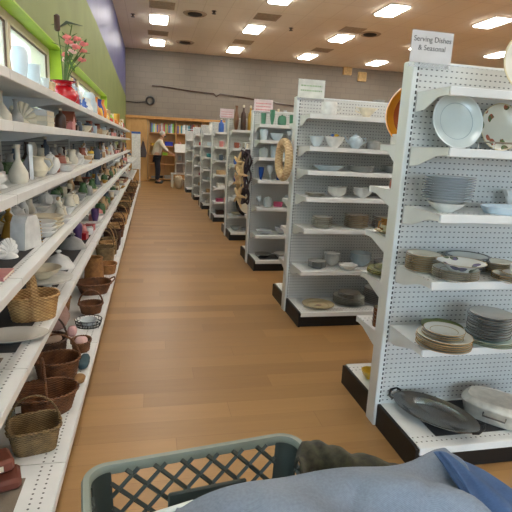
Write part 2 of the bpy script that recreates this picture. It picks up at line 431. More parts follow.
def k_stand(c, r, h): return [('plate', L([(0,.78),(.5,.8),(.95,.84),(1,1),(.97,1),(.9,.9),(0,.88)], r, h).mesh('plate', cm(c))), ('pedestal', L([(0,0),(.45,0),(.42,.06),(.16,.2),(.14,.5),(.3,.79),(0,.79)], r, h).mesh('pedestal', cm(c)))]
def k_cover(c, r, h): return [('cover', L([(0,.02),(1,0),(1,.05),(.9,.18),(.62,.55),(.2,.74),(.12,.78)], r, h, 32).mesh('cover', cm(c))), ('knob', L([(.08,.76),(.1,.84),(.2,.9),(.14,.98),(0,1)], r, h).mesh('knob', cm(c)))]
def k_house(c, r, h):
    return [('walls', MB().prism([(-r,0),(r,0),(r,h*.55),(0,h),(-r,h*.55)], -r*.6, r*.6).mesh('walls', cm(c), smooth=False)),
            ('roof', MB().prism([(-r*1.15,h*.5),(0,h*1.0),(r*1.15,h*.5),(r*1.15,h*.57),(0,h*1.08),(-r*1.15,h*.57)], -r*.7, r*.7).mesh('roof', cm('terracotta'), smooth=False))]
def k_shell(c, r, h):
    b = MB(); 
    for i in range(9):
        a = PI*i/8; b.tube([(0, 0, h*.2), (math.cos(a)*r*.6, -r*.1, h*.2+math.sin(a)*h*.5), (math.cos(a)*r, r*.1, h*.2+math.sin(a)*h*.8)], [r*.05, r*.16, r*.2], 8)
    b.lathe([(0,0),(r*.7,0),(r*.6,h*.15),(r*.2,h*.3),(0,h*.3)], 20)
    return [('ornament', b.mesh('ornament', cm(c)))]
def k_book(c, r, h):
    return [('cover', MB().box(-r, r, -r*.7, r*.7, 0, h*.12).box(-r, r, -r*.7, r*.7, h*.88, h).box(-r, -r+.003, -r*.7, r*.7, h*.1, h*.9).mesh('cover', cm(c))), ('pages', MB().box(-r+.003, r-.004, -r*.68, r*.68, h*.12, h*.88).mesh('pages', cm('cream')))]
KF = dict(vase=(k_vase,'vase','vase'), bottle=(k_bottle,'bottle','bottle'), jug=(k_jug,'jug','jug'), teapot=(k_teapot,'teapot','teapot'), mug=(k_mug,'mug','mug'),
 bowl=(k_bowl,'bowl','bowl'), dish=(k_dish,'dish','dish'), jar=(k_jar,'lidded_jar','jar'), candle=(k_candle,'candlestick','candlestick'), figurine=(k_figurine,'ceramic_figurine','figurine'),
 bird=(k_bird,'bird_figurine','figurine'), bell=(k_bell,'hand_bell','bell'), box=(k_box,'trinket_box','box'), frame=(k_frame,'picture_frame','frame'), goblet=(k_goblet,'goblet','goblet'),
 tumbler=(k_tumbler,'drinking_glass','glass'), boat=(k_boat,'gravy_boat','gravy boat'), stand=(k_stand,'cake_stand','cake stand'), cover=(k_cover,'dish_cover','dish cover'),
 house=(k_house,'ceramic_house','ornament'), shell=(k_shell,'shell_ornament','ornament'), book=(k_book,'book','book'))
KD = dict(vase='vase', bottle='stoppered bottle', jug='jug', teapot='teapot', mug='mug', bowl='bowl', dish='low dish', jar='lidded jar', candle='candlestick', figurine='lady figurine', bird='bird figurine',
 bell='hand bell', box='lidded box', frame='picture frame', goblet='goblet', tumbler='tumbler', boat='gravy boat', stand='cake stand', cover='domed lid', house='cottage ornament', shell='shell ornament', book='book')
SZ = dict(vase=(.04,.17), bottle=(.035,.17), jug=(.045,.13), teapot=(.055,.12), mug=(.038,.085), bowl=(.07,.06), dish=(.09,.04), jar=(.045,.11), candle=(.04,.17), figurine=(.045,.16), bird=(.05,.08), bell=(.035,.12),
 box=(.055,.06), frame=(.06,.14), goblet=(.035,.14), tumbler=(.033,.11), boat=(.07,.07), stand=(.09,.09), cover=(.08,.09), house=(.05,.11), shell=(.06,.1), book=(.09,.03))
def cname(c): return {'glass':'clear glass','greenglass':'green glass','blueglass':'blue glass','frosted':'frosted glass'}.get(c, CN.get(c, c))
def item(kind, c, loc, label, rot=0, r=None, h=None, group=None, **kw):
    r = r or SZ[kind][0]; h = h or SZ[kind][1]
    r = round(r*100)/100 if r > .02 else r; h = round(h*50)/50 if h > .05 else h
    parts = cached((kind, c, r, h, str(kw)), lambda: KF[kind][0](c, r, h, **kw))
    return thing(KF[kind][1], label, KF[kind][2], parts, loc, rot, group)

USED = set()
def row(where, group, p0, p1, z, palette, hmax, gap=.05, back=None, seed=1, jit=.03, rs=1.0, fill=1.0):
    """fill the straight row from p0 to p1 (xy) with items; palette(t) -> [(colour, kind), ...], t = metres from p0"""
    R = random.Random(seed); p0 = Vector(p0); p1 = Vector(p1); d = (p1-p0); n = d.length; d.normalize(); side = Vector((-d.y, d.x))
    t = 0; prev = None; lst = []
    while True:
        ch = palette(t)
        for _ in range(160):
            c, k = R.choice(ch if _ < 60 else [('grey','vase'),('cream','jar'),('tan','jug'),('slate','bowl'),('ivory','mug'),('silver','dish'),('brown','box'),('grey','box'),('white','bowl')])
            if prev is None or ((c, k), prev) not in USED and (c, k) != prev: 
                if (where, (c, k), prev) not in USED: break
        USED.add((where, (c, k), prev))
        r, h = SZ[k]; s = R.choice((.85, 1, 1.15)) * rs; r *= s; h = min(h*s*(1.15 if R.random() < .3 else 1), hmax)
        ext = {'boat': 1.35, 'teapot': 1.6, 'jug': 1.4, 'mug': 1.6, 'bird': 1.3, 'house': 1.15, 'shell': 1.2}.get(k, 1.04)
        w = r*ext + .006
        if t + 2*w > n: break
        pos = p0 + d*(t+w) + side*R.uniform(-jit, jit)
        lst.append((k, c, pos, r, h, R.uniform(-.5, .5))); prev = (c, k)
        t += 2*w + gap*R.uniform(.3, 1.6) + (.0 if fill >= 1 else (1-fill)*.5*R.random())
    seen = {}
    for i, (k, c, pos, r, h, a) in enumerate(lst):
        desc = cname(c) + ' ' + KD[k]
        if i == 0: lab = f'{desc} nearest the camera end {where}' if d.y > .5 else f'{desc} closest to the aisle {where}'
        else:
            pk, pc = lst[i-1][0], lst[i-1][1]
            lab = f'{desc} {where}, ' + ('beyond the ' if d.y > .5 else 'right of the ') + cname(pc) + ' ' + KD[pk]
        kw = {'v': (i*7+seed) % 4} if k == 'vase' else {}
        yaw = a + (PI/2 if d.y > .5 else 0)
        item(k, c, (pos.x, pos.y, z), lab, yaw, r, h, group, **kw)

# plates
def plate_mesh(key, r, mat, h=.02, oval=1, seg=40):
    def f():
        p = [(0,.1),(.58,0),(.62,.1),(.7,.35),(1,.9),(1,1),(.97,1),(.7,.55),(.6,.28),(0,.24)]
        return MB().lathe([(a*r, b*h) for a, b in p], seg, sy=oval).mesh('plate', mat, 50)
    return cached(('plate', key, r, h, oval), f)
ORD = ['topmost','second','third','fourth','fifth','sixth','seventh','eighth','ninth','tenth','eleventh','twelfth','thirteenth','fourteenth']
def stack(desc, where, n, r, mat, loc, step=.009, h=.02, group=None, rot=0, jit=.003, key=None, oval=1, name='plate', mesh=None):
    me = mesh or plate_mesh(key or mat.name, r, mat, h, oval)
    for i in range(n):
        k = n-1-i
        lab = f'{desc}, ' + ('topmost of' if k == 0 else (f'bottom one of' if i == 0 else f'{ORD[k]} down in')) + f' {where}' if n > 1 else f'{desc} {where}'
        thing(name, lab, name.replace('_', ' '), [(name, me)], (loc[0]+rnd.uniform(-jit, jit), loc[1]+rnd.uniform(-jit, jit), loc[2]+i*step), rot, group or desc+'s in a stack')
    return loc[2]+(n-1)*step+h*.28

# baskets
def basket(label, loc, a, b, h, wick='honey', rot=0, flare=1.2, handle='arch', ex=2.6, hh=None, name='wicker_basket', weave=True, band=False, group=None, tilt=None, axis='x', hr=.006):
    """woven basket: oval or squarish open body with thickness and real over-under weave, rolled rim, arched handle"""
    def oval(t, A, B):
        c, s = math.cos(t), math.sin(t)
        return A*abs(c)**(2/ex)*(1 if c >= 0 else -1), B*abs(s)**(2/ex)*(1 if s >= 0 else -1)
    N = 72; rows = max(8, int(h/.009)); m = MB(); vs = []; fs = []; amp = .0022 if weave else .0006
    rows2 = rows*2
    for i in range(rows2+1):
        u = i/rows2; k = 1+(flare-1)*u; z = h*u
        for j in range(N):
            th = 2*PI*j/N; x, y = oval(th, a*k/flare, b*k/flare)
            d = amp*math.cos(18*th)*math.cos(PI*(i//2)) * (1 if i % 2 else .2)
            l = math.hypot(x, y); vs.append((x*(1+d/l), y*(1+d/l), z))
    for i in range(rows2):
        for j in range(N): fs.append((i*N+j, i*N+(j+1) % N, (i+1)*N+(j+1) % N, (i+1)*N+j))
    o = len(vs)
    for i in range(9):
        u = 1-i/8*.96; k = 1+(flare-1)*u; z = h*u+.0
        for j in range(N):
            th = 2*PI*j/N; x, y = oval(th, a*k/flare-.005, b*k/flare-.005); vs.append((x, y, z))
    for i in range(8):
        for j in range(N): fs.append((o+i*N+j, o+(i+1)*N+j, o+(i+1)*N+(j+1) % N, o+i*N+(j+1) % N))
    for j in range(N): fs.append((rows2*N+j, rows2*N+(j+1) % N, o+(j+1) % N, o+j))
    fs.append(tuple(o+8*N+j for j in range(N))); fs.append(tuple(reversed(range(N))))
    m.add(vs, fs); W = WICK[wick]
    parts = [('basket_body', m.mesh('basket_body', W, 60))]
    rim = MB()
    for ph in (0, PI):
        rim.tube([(oval(2*PI*j/N, a, b)[0]*(1+.004/a*math.cos(20*PI*2*j/N+ph)), oval(2*PI*j/N, a, b)[1]*(1+.004/a*math.cos(20*PI*2*j/N+ph)), h+.004*math.sin(20*PI*2*j/N+ph)) for j in range(0, N)], .005, 6, True)
    parts.append(('rim', rim.mesh('rim', W, 60)))
    hh = hh or h*1.1
    if handle == 'arch':
        hd = MB()
        if band:
            A = (a if axis == 'x' else b)+.003; pts = []
            for i in range(25):
                t = PI*i/24; pts.append((A*math.cos(t), h*.9 + hh*math.sin(t)**.8 if 0 < i < 24 else h*.1))
            for p, q in zip(pts, pts[1:]):
                P = [(p[0], -.014, p[1]), (p[0], .014, p[1]), (q[0], .014, q[1]), (q[0], -.014, q[1])]
                P2 = [(x*1.03, y, z+.005) for x, y, z in P]
                if axis == 'y': P = [(y, x, z) for x, y, z in P]; P2 = [(y, x, z) for x, y, z in P2]
                hd.add(P+P2, [(0,1,2,3),(7,6,5,4),(0,3,7,4),(1,5,6,2)])
        else:
            for ph in (0, 2*PI/3, 4*PI/3):
                pts = []
                for i in range(49):
                    t = PI*i/48; x = (a if axis == 'x' else b)*math.cos(t); z = h*.85 + hh*math.sin(t)
                    w = hr*.6; q = (x+w*math.cos(ph+i*.9), w*math.sin(ph+i*.9), z)
                    pts.append(q if axis == 'x' else (q[1], q[0], q[2]))
                hd.tube(pts, hr*.6, 6)
        parts.append(('handle', hd.mesh('handle', W, 60)))
    elif handle == 'sides':
        for s in (-1, 1):
            hd = MB().tube([(s*(a+.0), -b*.4, h), (s*(a+.03), -b*.25, h+.02), (s*(a+.035), 0, h+.03), (s*(a+.03), b*.25, h+.02), (s*a, b*.4, h)], .006, 8)
            parts.append(('handle', hd.mesh('handle', W, 60)))
    return thing(name, label, 'basket', parts, loc, rot, group, tilt)

# ------------------------------------------------------------------ room
X0, X1, Y0, Y1, HC = -.88, 13.2, -5.0, 18.6, 4.55
FLOOR = floor_mat(); CEIL = ceil_mat(); BLOCK = block_mat('grey_painted_block', srgb(134,126,116), srgb(140,131,120)); LW = leftwall_mat()
struct('floor', MB().box(X0-.3, X1+.2, Y0-.2, Y1+.2, -.1, 0), FLOOR, smooth=False)
struct('ceiling', MB().box(X0-.3, X1+.2, Y0-.2, Y1+.2, HC, HC+.15), CEIL, smooth=False)
struct('wall_back', MB().box(X0-.3, X1+.2, Y1, Y1+.2, 0, HC), BLOCK, smooth=False)
struct('wall_right', MB().box(X1, X1+.2, Y0, Y1, 0, HC), plain('right_wall_paint', srgb(176,168,156), .7), smooth=False)
# left wall, cut for the high windows
WZ0, WZ1 = 1.45, 2.25
bays = [(1.15, 5.5), (5.93, 10.7)]
EY0, EY1, EZ = -4.7, .2, 3.1   # unseen glazing added behind the camera to bring cool daylight from the left
lw = MB().box(X0-.3, X0, EY1, Y1, 0, WZ0).box(X0-.3, X0, EY1, Y1, WZ1, HC).box(X0-.3, X0, Y0, EY0, 0, HC).box(X0-.3, X0, EY0, EY1, EZ, HC)
ys = [EY1] + [v for b in bays for v in b] + [Y1]
for i in range(0, len(ys), 2): lw.box(X0-.3, X0, ys[i], ys[i+1], WZ0, WZ1)
struct('wall_left', lw, LW, smooth=False)
REV = plain('lime_green_reveal_paint', srgb(160,192,40), .5, 0, .04)
FR = plain('cream_window_frame', srgb(222,204,176), .5, 0, .05); PANE = glass('window_glass', (.9, .95, .95), .03, .04)
for bi, (a, b) in enumerate(bays):
    rv = MB().box(X0-.12, X0+.002, a-.0, b, WZ1-.012, WZ1+.0).box(X0-.12, X0+.002, a, b, WZ0, WZ0+.012).box(X0-.12, X0+.002, a, a+.012, WZ0, WZ1).box(X0-.12, X0+.002, b-.012, b, WZ0, WZ1)
    struct(f'trim_{bi+1}', rv, REV, smooth=False)
    w = link(f'window_{bi+1}', None, None, (X0-.15, a, WZ0)); w['kind'] = 'structure'
    n = 3; Lw = b-a; Hh = WZ1-WZ0; f = MB()
    f.box(-.03, .03, 0, Lw, 0, .06).box(-.03, .03, 0, Lw, Hh-.07, Hh)
    for i in range(n+1):
        y = Lw*i/n; f.box(-.03, .03, max(0, y-.035), min(Lw, y+.035), .06, Hh-.07)
    link('window_frame', f.mesh('window_frame', FR, smooth=False), w)
    g = MB()
    for i in range(n):
        f2 = Lw*i/n; g.box(-.012, .012, f2+.035, f2+.042, .06, Hh-.07).box(-.012, .012, f2+Lw/n-.042, f2+Lw/n-.035, .06, Hh-.07).box(-.012, .012, f2+.05, f2+Lw/n-.05, Hh-.078, Hh-.07).box(-.012, .012, f2+.05, f2+Lw/n-.05, .06, .067)
    link('gasket', g.mesh('gasket', plain('dark_gasket', srgb(96,70,54), .5), smooth=False), w)
    for i in range(n):
        link('pane', MB().box(-.004, .004, Lw*i/n+.04, Lw*(i+1)/n-.04, .065, Hh-.075).mesh('pane', PANE, smooth=False), w)
w = link('window_3', None, None, (X0-.15, EY0, 0)); w['kind'] = 'structure'  # the added glazing, out of view, lets side daylight in
f = MB().box(-.04, .04, 0, EY1-EY0, 0, .1).box(-.04, .04, 0, EY1-EY0, EZ-.08, EZ).box(-.04, .04, 0, EY1-EY0, 2.15, 2.22)
for i in range(6):
    y = (EY1-EY0)*i/5; f.box(-.04, .04, max(0, y-.03), min(EY1-EY0, y+.03), .1, EZ-.08)
link('window_frame', f.mesh('window_frame', plain('added_window_aluminium', srgb(150,150,150), .4, .8), smooth=False), w)
for i in range(5):
    for z0, z1 in ((.1, 2.15), (2.22, EZ-.08)): link('pane', MB().box(-.004, .004, (EY1-EY0)*i/5+.03, (EY1-EY0)*(i+1)/5-.03, z0, z1).mesh('pane', PANE, smooth=False), w)
# storefront behind the camera: full-height glazing
SX0, SX1, SZ1 = -.5, 4.0, 2.8
wf = MB().box(X0-.3, X1+.2, Y0-.2, Y0, SZ1, HC).box(X0-.3, SX0, Y0-.2, Y0, 0, SZ1).box(SX1, X1+.2, Y0-.2, Y0, 0, SZ1)
struct('wall_front', wf, plain('front_wall_paint', srgb(180,172,160), .7), smooth=False)
w = link('window_4', None, None, (SX0, Y0-.1, 0)); w['kind'] = 'structure'
f = MB().box(0, SX1-SX0, -.04, .04, 0, .08).box(0, SX1-SX0, -.04, .04, SZ1-.08, SZ1)
for i in range(9):
    x = (SX1-SX0)*i/8; f.box(max(0, x-.03), min(SX1-SX0, x+.03), -.04, .04, .08, SZ1-.08)
link('window_frame', f.mesh('window_frame', plain('aluminium_frame', srgb(150,150,150), .4, .8), smooth=False), w)
for i in range(8): link('pane', MB().box((SX1-SX0)*i/8+.03, (SX1-SX0)*(i+1)/8-.03, -.004, .004, .08, SZ1-.08).mesh('pane', PANE, smooth=False), w)
struct('baseboard_back', MB().box(X0, X1, Y1-.015, Y1, 0, .1), plain('baseboard_paint', srgb(60,52,48), .5), smooth=False)
# outside
struct('ground_outside', MB().box(-30, 40, -40, 40, -.3, -.12), plain('parking_lot', srgb(150,146,140), .9, 0, .15, 2), smooth=False)
o = link('neighbouring_building', MB().box(-12, -8, 1, 26, -.2, 6.2).box(-12.1, -7.9, .9, 26.1, 6.2, 6.5).mesh('building', plain('cream_stucco', srgb(232,212,160), .9, 0, .08, 1), smooth=False))
tag(o, 'pale yellow stucco building seen through the high side windows', 'building')

# ceiling fittings
LIGHT_S = 25.0
DIFF = emit_mat('lit_prismatic_diffuser', (1, .95, .87), LIGHT_S)
fr_m = MB().box(-.25, -.22, -.45, .45, -.02, 0).box(.22, .25, -.45, .45, -.02, 0).box(-.22, .22, -.45, -.42, -.02, 0).box(-.22, .22, .42, .45, -.02, 0).mesh('frame', plain('troffer_frame', srgb(210,205,195), .5), smooth=False)
di_m = MB().box(-.22, .22, -.42, .42, -.05, -.004, .012).mesh('diffuser', DIFF, smooth=False)
RN = {17.1: 'last row by the back wall', 14.0: 'second row from the back wall', 10.95: 'third row from the back wall', 7.85: 'fourth row from the back wall', 4.75: 'fifth row from the back wall', 1.65: 'row above the camera', -1.45: 'row behind the camera'}
CNm = ['nearest the green wall', 'second from the green wall', 'third from the green wall', 'fourth from the green wall', 'fifth from the green wall']
for yy, rn in RN.items():
    for i, xx in enumerate((.2, 2.75, 5.3, 7.9, 10.5)):
        thing('ceiling_light', f'lit ceiling panel {CNm[i]}, in the {rn}', 'ceiling light', [('frame', fr_m), ('diffuser', di_m)], (xx, yy, HC), 0, 'fluorescent ceiling panels')
VM = plain('air_grille', srgb(178,158,134), .7); VD = plain('dark_diffuser_cone', srgb(40,36,34), .7)  # beige grille finish, and near-black finish for the round diffuser cones
vb = MB().box(-.3, .3, -.3, .3, -.012, 0)
for k in range(9): vb.box(-.27, .27, -.27+k*.06, -.25+k*.06, -.02, -.012)
vent_m = vb.mesh('vent', VM, smooth=False)
for (px, py, lab) in ((162,5,'grey square air grille nearest the green wall, ahead of a light'), (158,33,'grey square air grille between the two lights beside the green wall'), (267,17,'grey square air grille above the second column of lights'),
                 (243,42,'grey square air grille between the second column lights'), (268,16.5,None), (322,50,'grey square air grille above the second gondola'), (352,30,'grey square air grille right of the third column of lights')):
    if lab is None: continue
    p = at(px, py, 2, HC); thing('air_grille', lab, 'vent', [('grille', vent_m)], (p.x, p.y, HC), 0, 'square air grilles in the ceiling')
dif = [('rim', MB().lathe([(.0,-.01),(.24,-.01),(.26,-.03),(.3,-.005),(.3,0),(0,0)], 24).mesh('rim', VM)), ('cone', MB().lathe([(0,-.06),(.12,-.05),(.18,-.03),(.18,-.012),(0,-.012)], 24).mesh('cone', VD))]
for (px, py, lab) in ((195,13.5,'dark round air diffuser right of the first ceiling light'), (185,42,'dark round air diffuser close to the back wall'), (370,34,'dark round air diffuser above the nearest gondola sign')):
    p = at(px, py, 2, HC); thing('air_diffuser', lab, 'vent', dif, (p.x, p.y, HC), 0, 'round air diffusers in the ceiling')
for (px, py, lab) in ((133,14,'small dark sprinkler head beside the blue wall'), (291,28,'small dark red sprinkler head left of the third light column'), (214,11,'small dark sprinkler head right of the dark diffuser')):
    p = at(px, py, 2, HC); thing('sprinkler_head', lab, 'sprinkler', [('sprinkler', MB().lathe([(0,-.07),(.05,-.07),(.05,-.06),(.02,-.05),(.03,-.01),(.06,-.008),(.06,0),(0,0)], 14).mesh('sprinkler', cm('darkbrown')))], (p.x, p.y, HC), 0)

# things on the back wall
p0 = at(150, 108, 1, Y1-.06)
pts = [at(px, py, 1, Y1-.03) for px, py in ((152,85.5),(160,86),(190,91),(214,93.5),(216,97),(220,94),(240,97),(270,102),(300,107),(330,112),(360,118))]
tag(link('wall_conduit', MB().tube(pts, .022, 8).mesh('conduit', cm('darkbrown'))), 'dark thin conduit running slackly across the grey block wall', 'conduit')
p = at(150.2, 100.5, 1, Y1-.04)
m = MB().tube([(.13*math.cos(a*PI/12), 0, .13*math.sin(a*PI/12)) for a in range(24)], .035, 8, True)
m.tube([(-.13, 0, -.05), (-.5, 0, -.1), (-.9, 0, -.08)], .015, 6)
tag(link('coiled_cable', m.mesh('cable', cm('black')), None, p), 'black coiled cable hanging on the grey wall above the plywood cabinet', 'cable')
for (px, py, lab) in ((347,70.5,'upper left beige electrical box high on the grey wall'), (361.5,77,'lower right beige electrical box high on the grey wall')):
    p = at(px, py, 1, Y1); thing('electrical_box', lab, 'electrical box', [('box', MB().box(-.17, .17, -.1, 0, -.17, .17, .01).mesh('box', plain('beige_box_paint', srgb(206,176,120), .5))), ('cover', MB().box(-.15, .15, -.11, -.1, -.15, .15, .003).mesh('cover', plain('beige_cover_paint', srgb(196,164,110), .5)))], p, 0, 'beige boxes on the back wall')

# ------------------------------------------------------------------ shelving
def shelf_mesh(Ln, depth, deck=False):
    return cached(('shelf', Ln, depth, deck), lambda: MB().box(0.002, Ln-.002, 0, .004, -.034, 0, .0015).box(.002, Ln-.002, .004, depth, -.006, 0).box(.002, Ln-.002, .004, .016, -.034, -.03).mesh('shelf', DECK, smooth=False))
def bracket_mesh(depth):
    def f():
        return MB().prism([(.01, -.001), (depth, -.001), (depth, -.085), (depth-.07, -.08), (.09, -.034), (.01, -.03)], -.002, .002, 'x').box(.0, .0001, 0, .0001, 0, .0001).mesh('bracket', STEEL, smooth=False)
    return cached(('br', depth), f)
def add_shelf(root, x, Ln, yfront, depth, z, sgn=1, name='shelf'):
    """sgn=1: the front faces local -y; -1: faces local +y"""
    rot = (0, 0, 0) if sgn == 1 else (0, 0, PI)
    s = link(name, shelf_mesh(Ln, depth), root, (x if sgn == 1 else x+Ln, yfront, z), rot)
    for bx in (.004, Ln-.004): link('bracket', bracket_mesh(depth), s, (bx, 0, 0))
    return s
def gondola(label, x0, y0, zf, zb, nsec=2, Ln=1.22, H=1.8, base=.43, dep=.35, base_h=.12, zback=None):
    r = link('gondola_shelf', None, None, (x0, y0, 0)); tag(r, label, 'shelving', 'white double-sided gondolas')
    for k in range(nsec+1):
        link('upright', cached(('up', H), lambda: MB().box(0, .032, -.045, .045, 0, H, .004).mesh('upright', GROOVE, smooth=False)), r, (k*Ln, 0, 0))
    for k in range(nsec):
        xx = .032+k*Ln; LL = Ln-.032
        for s in (-1, 1):
            link('back_panel', cached(('bp', LL, H), lambda: MB().box(0, LL, -.003, .003, .1, H-.01).mesh('back_panel', PEG, smooth=False)), r, (xx, s*.035, 0))
            link('base_deck', shelf_mesh(LL, base-.04), r, (xx if s == -1 else xx+LL, s*base, base_h+.0), (0, 0, 0 if s == -1 else PI))
            link('kick_plate', cached(('kp', LL, base), lambda: MB().box(0, LL, 0, .012, 0, base_h-.034).mesh('kick_plate', BLACK, smooth=False)), r, (xx if s == -1 else xx+LL, s*(base-.012), 0), (0, 0, 0 if s == -1 else PI))
        link('top_cap', cached(('tc', LL), lambda: MB().box(0, LL, -.04, .04, H-.012, H, .003).mesh('top_cap', STEEL, smooth=False)), r, (xx, 0, 0))
        for i, z in enumerate(zf):
            d = dep-.045 - (.05 if i == 0 else 0); add_shelf(r, xx, LL, -(d+.045), d, z)
        for i, z in enumerate(zb):
            d = dep-.045 - (.08 if i == 0 else 0); add_shelf(r, xx, LL, (d+.045), d, z, -1)
    for s in (-1, 1):
        link('end_plate', cached(('ep', base), lambda: MB().prism([(.046, 0), (base-.002, 0), (base-.002, base_h-.006), (base-.03, base_h+.002), (.046, base_h+.002)], 0, .016, 'x').mesh('end_plate', BLACK, smooth=False)), r, (.014 if s == 1 else .03, 0, 0), (0, 0, 0 if s == 1 else PI))
    return r
GX = 1.135
ZF1 = [1.665, 1.425, 1.155, .865, .555]; ZB1 = [1.435, 1.215, .975, .735, .465]
ZF2 = [1.655, 1.415, 1.235, 1.03, .78, .44]
gy = [2.12, 3.9, 5.66, 7.47, 9.22, 10.95, 12.7]
names = ['nearest white pegboard gondola, carrying dinner plate stacks', 'second white gondola in line, wicker wreath on its end', 'third white gondola in line, starfish garland on its end', 'fourth white gondola in line, tall vases along its top',
         'fifth white gondola in line along the aisle', 'sixth white gondola in line along the aisle', 'seventh white gondola in line, just before the shorter last one']
gondola(names[0], GX, gy[0], ZF1, ZB1)
gondola(names[1], GX, gy[1], ZF2, [1.6, 1.38, 1.17, .95, .7, .4])
ZF3 = [1.64, 1.47, 1.28, 1.03, .72, .40]
gondola(names[2], GX, gy[2], ZF3, [1.5, 1.2, .9, .55])
for i in range(3, 7): gondola(names[i], GX-.03*(i-3), gy[i], [1.62, 1.36, 1.12, .86, .62, .36], [1.5, 1.1, .7], nsec=2)
gondola('last and farthest white gondola near the plywood bookcase', .98, 14.6, [1.5, 1.2, .9, .5], [1.2, .7], nsec=2, H=1.76)

# left wall shelving
SEC = 1.2; LY0 = .6; NS = 9; LXB = -.85
ZL = [1.60, 1.435, 1.19, .89, .54]
def left_section(i):
    o = ['nearest', 'second', 'third', 'fourth', 'fifth', 'sixth', 'seventh', 'eighth', 'farthest'][i]
    r = link('shelving_section', None, None, (LXB, LY0+i*SEC, 0), (0, 0, PI/2))
    tag(r, f'{o} white shelving section along the green wall, counted from the camera', 'shelving', 'white wall shelving sections on the left')
    up = cached('lup', lambda: MB().box(-.015, .015, -.03, .03, 0, 1.6, .003).mesh('upright', STEEL, smooth=False))
    link('upright', up, r); 
    if i == NS-1: link('upright', up, r, (SEC, 0, 0))
    link('back_panel', cached('lbp', lambda: MB().box(.016, SEC-.016, -.02, -.014, .1, 1.59).mesh('back_panel', GREYP, smooth=False)), r)
    link('base_deck', shelf_mesh(SEC, .49), r, (0, -.52, .13))
    link('kick_plate', cached('lkp', lambda: MB().box(.002, SEC-.002, 0, .012, 0, .09).mesh('kick_plate', BLACK, smooth=False)), r, (0, -.49, 0))
    for z in ZL: add_shelf(r, 0, SEC, -.40, .37, z)
def greyp():
    t = NT('ribbed_grey_back_panel'); o, q = t.obj()
    f = t.math('FRACT', t.math('DIVIDE', q[2], .0254)); m = t.math('LESS_THAN', f, .25)
    t.base(t.mix(m, srgb(150,160,166), srgb(104,112,118))); t.b.inputs['Roughness'].default_value = .5; t.bump(m, -.3, .003); return t.m
GREYP = greyp()
for i in range(NS): left_section(i)
# low display unit beyond the wall shelving
LE = LY0+NS*SEC
r = link('low_display_shelf', None, None, (LXB, LE+.05, 0), (0, 0, PI/2)); tag(r, 'low white display shelf at the far end of the wall shelving', 'shelving')
for k in range(3):
    link('base_deck', shelf_mesh(SEC, .49), r, (k*SEC, -.52, .13)); link('kick_plate', bpy.data.objects['kick_plate'].data if False else CACHE['lkp'], r, (k*SEC, -.49, 0))
    link('back_panel', MB().box(k*SEC, (k+1)*SEC, -.02, -.012, .1, 1.1).mesh('back_panel', GREYP, smooth=False), r)
    for z in (.55, .92): add_shelf(r, k*SEC, SEC, -.44, .41, z)
    link('upright', MB().box(k*SEC-.0, k*SEC+.03, -.03, .03, 0, 1.1).mesh('upright', STEEL, smooth=False), r)

# ------------------------------------------------------------------ liners on the shelves
def liner(label, x0, x1, y0, y1, z, c='darkliner'):
    m = cloth_mat('charcoal_shelf_liner', srgb(34,34,36), srgb(52,52,54)) if c == 'darkliner' else cloth_mat('taupe_shelf_liner', srgb(112,100,86), srgb(136,124,108))
    MATS.setdefault(c, m)
    o = link('shelf_liner', MB().box(-(x1-x0)/2, (x1-x0)/2, -(y1-y0)/2, (y1-y0)/2, 0, .002).mesh('shelf_liner', MATS[c], smooth=False), None, ((x0+x1)/2, (y0+y1)/2, z+.0005))
    tag(o, label, 'shelf liner')
liner('charcoal liner sheet under the silver tray on the bottom of the nearest gondola', GX+.16, GX+1.15, 1.77, 2.06, .12)
liner('charcoal liner sheet under the small items on the lowest shelf of the third gondola', GX+.1, GX+1.1, 5.3, 5.58, .12)
liner('charcoal liner under the pale splint basket and oval platter, left fifth shelf', -.83, -.53, 1.95, 2.98, .54)
liner('charcoal liner beneath the cake stands and domed lids, left fifth shelf', -.83, -.53, 3.02, 4.5, .54)
liner('taupe liner in the near end of the left fifth shelf', -.83, -.56, 1.2, 1.90, .54, 'taupe')
liner('charcoal liner beneath the pink book and shell ornament, left fourth shelf', -.83, -.52, 1.95, 3.2, .89)
liner('taupe liner on the left bottom deck in front of the brown purse', -.82, -.46, .9, 1.72, .13, 'taupe')

# ------------------------------------------------------------------ nearest gondola, camera side
W = C['white']; GA = 'china on the nearest gondola'
gr = srgb(150,120,70)
thing('dinner_plate', 'large white plate with cream rim leaning on the nearest gondola top shelf', 'plate', [('plate', plate_mesh('topp', .125, plate_mat('cream_rim_china', srgb(226,226,212), srgb(214,204,168), .125, .008)))], (1.545, 1.88, 1.665+.122), 0, None, (math.radians(82), 0))
P1 = plate_mat('white_embossed_china', srgb(218,226,222), srgb(228,234,232), .122, .004, srgb(170,184,186))
tag(link('serving_plate', plate_mesh('s2a', .125, P1, .022), None, (1.325, 1.995, 1.425+.118), (math.radians(76), 0, 0)), 'large round white plate leaning on the pegboard of the nearest gondola, below the top shelf', 'plate')
tag(link('serving_plate', plate_mesh('s2b', .108, plate_mat('floral_cream_china', srgb(218,214,196), srgb(200,186,140), .108, .004, None, srgb(170,90,70)), .02), None, (1.575, 2.03, 1.425+.106), (math.radians(80), 0, 0)), 'cream plate with small rust flowers leaning behind the wire rack', 'plate')
m = MB()
for k in range(5): m.tube([(0, -.045+.02*k, .03), (.45, -.045+.02*k, .03)], .003, 6)
for x in (0, .225, .45): m.tube([(x, -.05, .002), (x, -.05, .03), (x, .045, .03), (x, .045, .002)], .003, 6)
tag(link('wire_rack', m.mesh('rack', plain('tarnished_chrome', srgb(150,140,128), .3, .9)), None, (1.38, 1.84, 1.427)), 'low tarnished metal wire rack lying in front of the leaning white plate', 'rack')
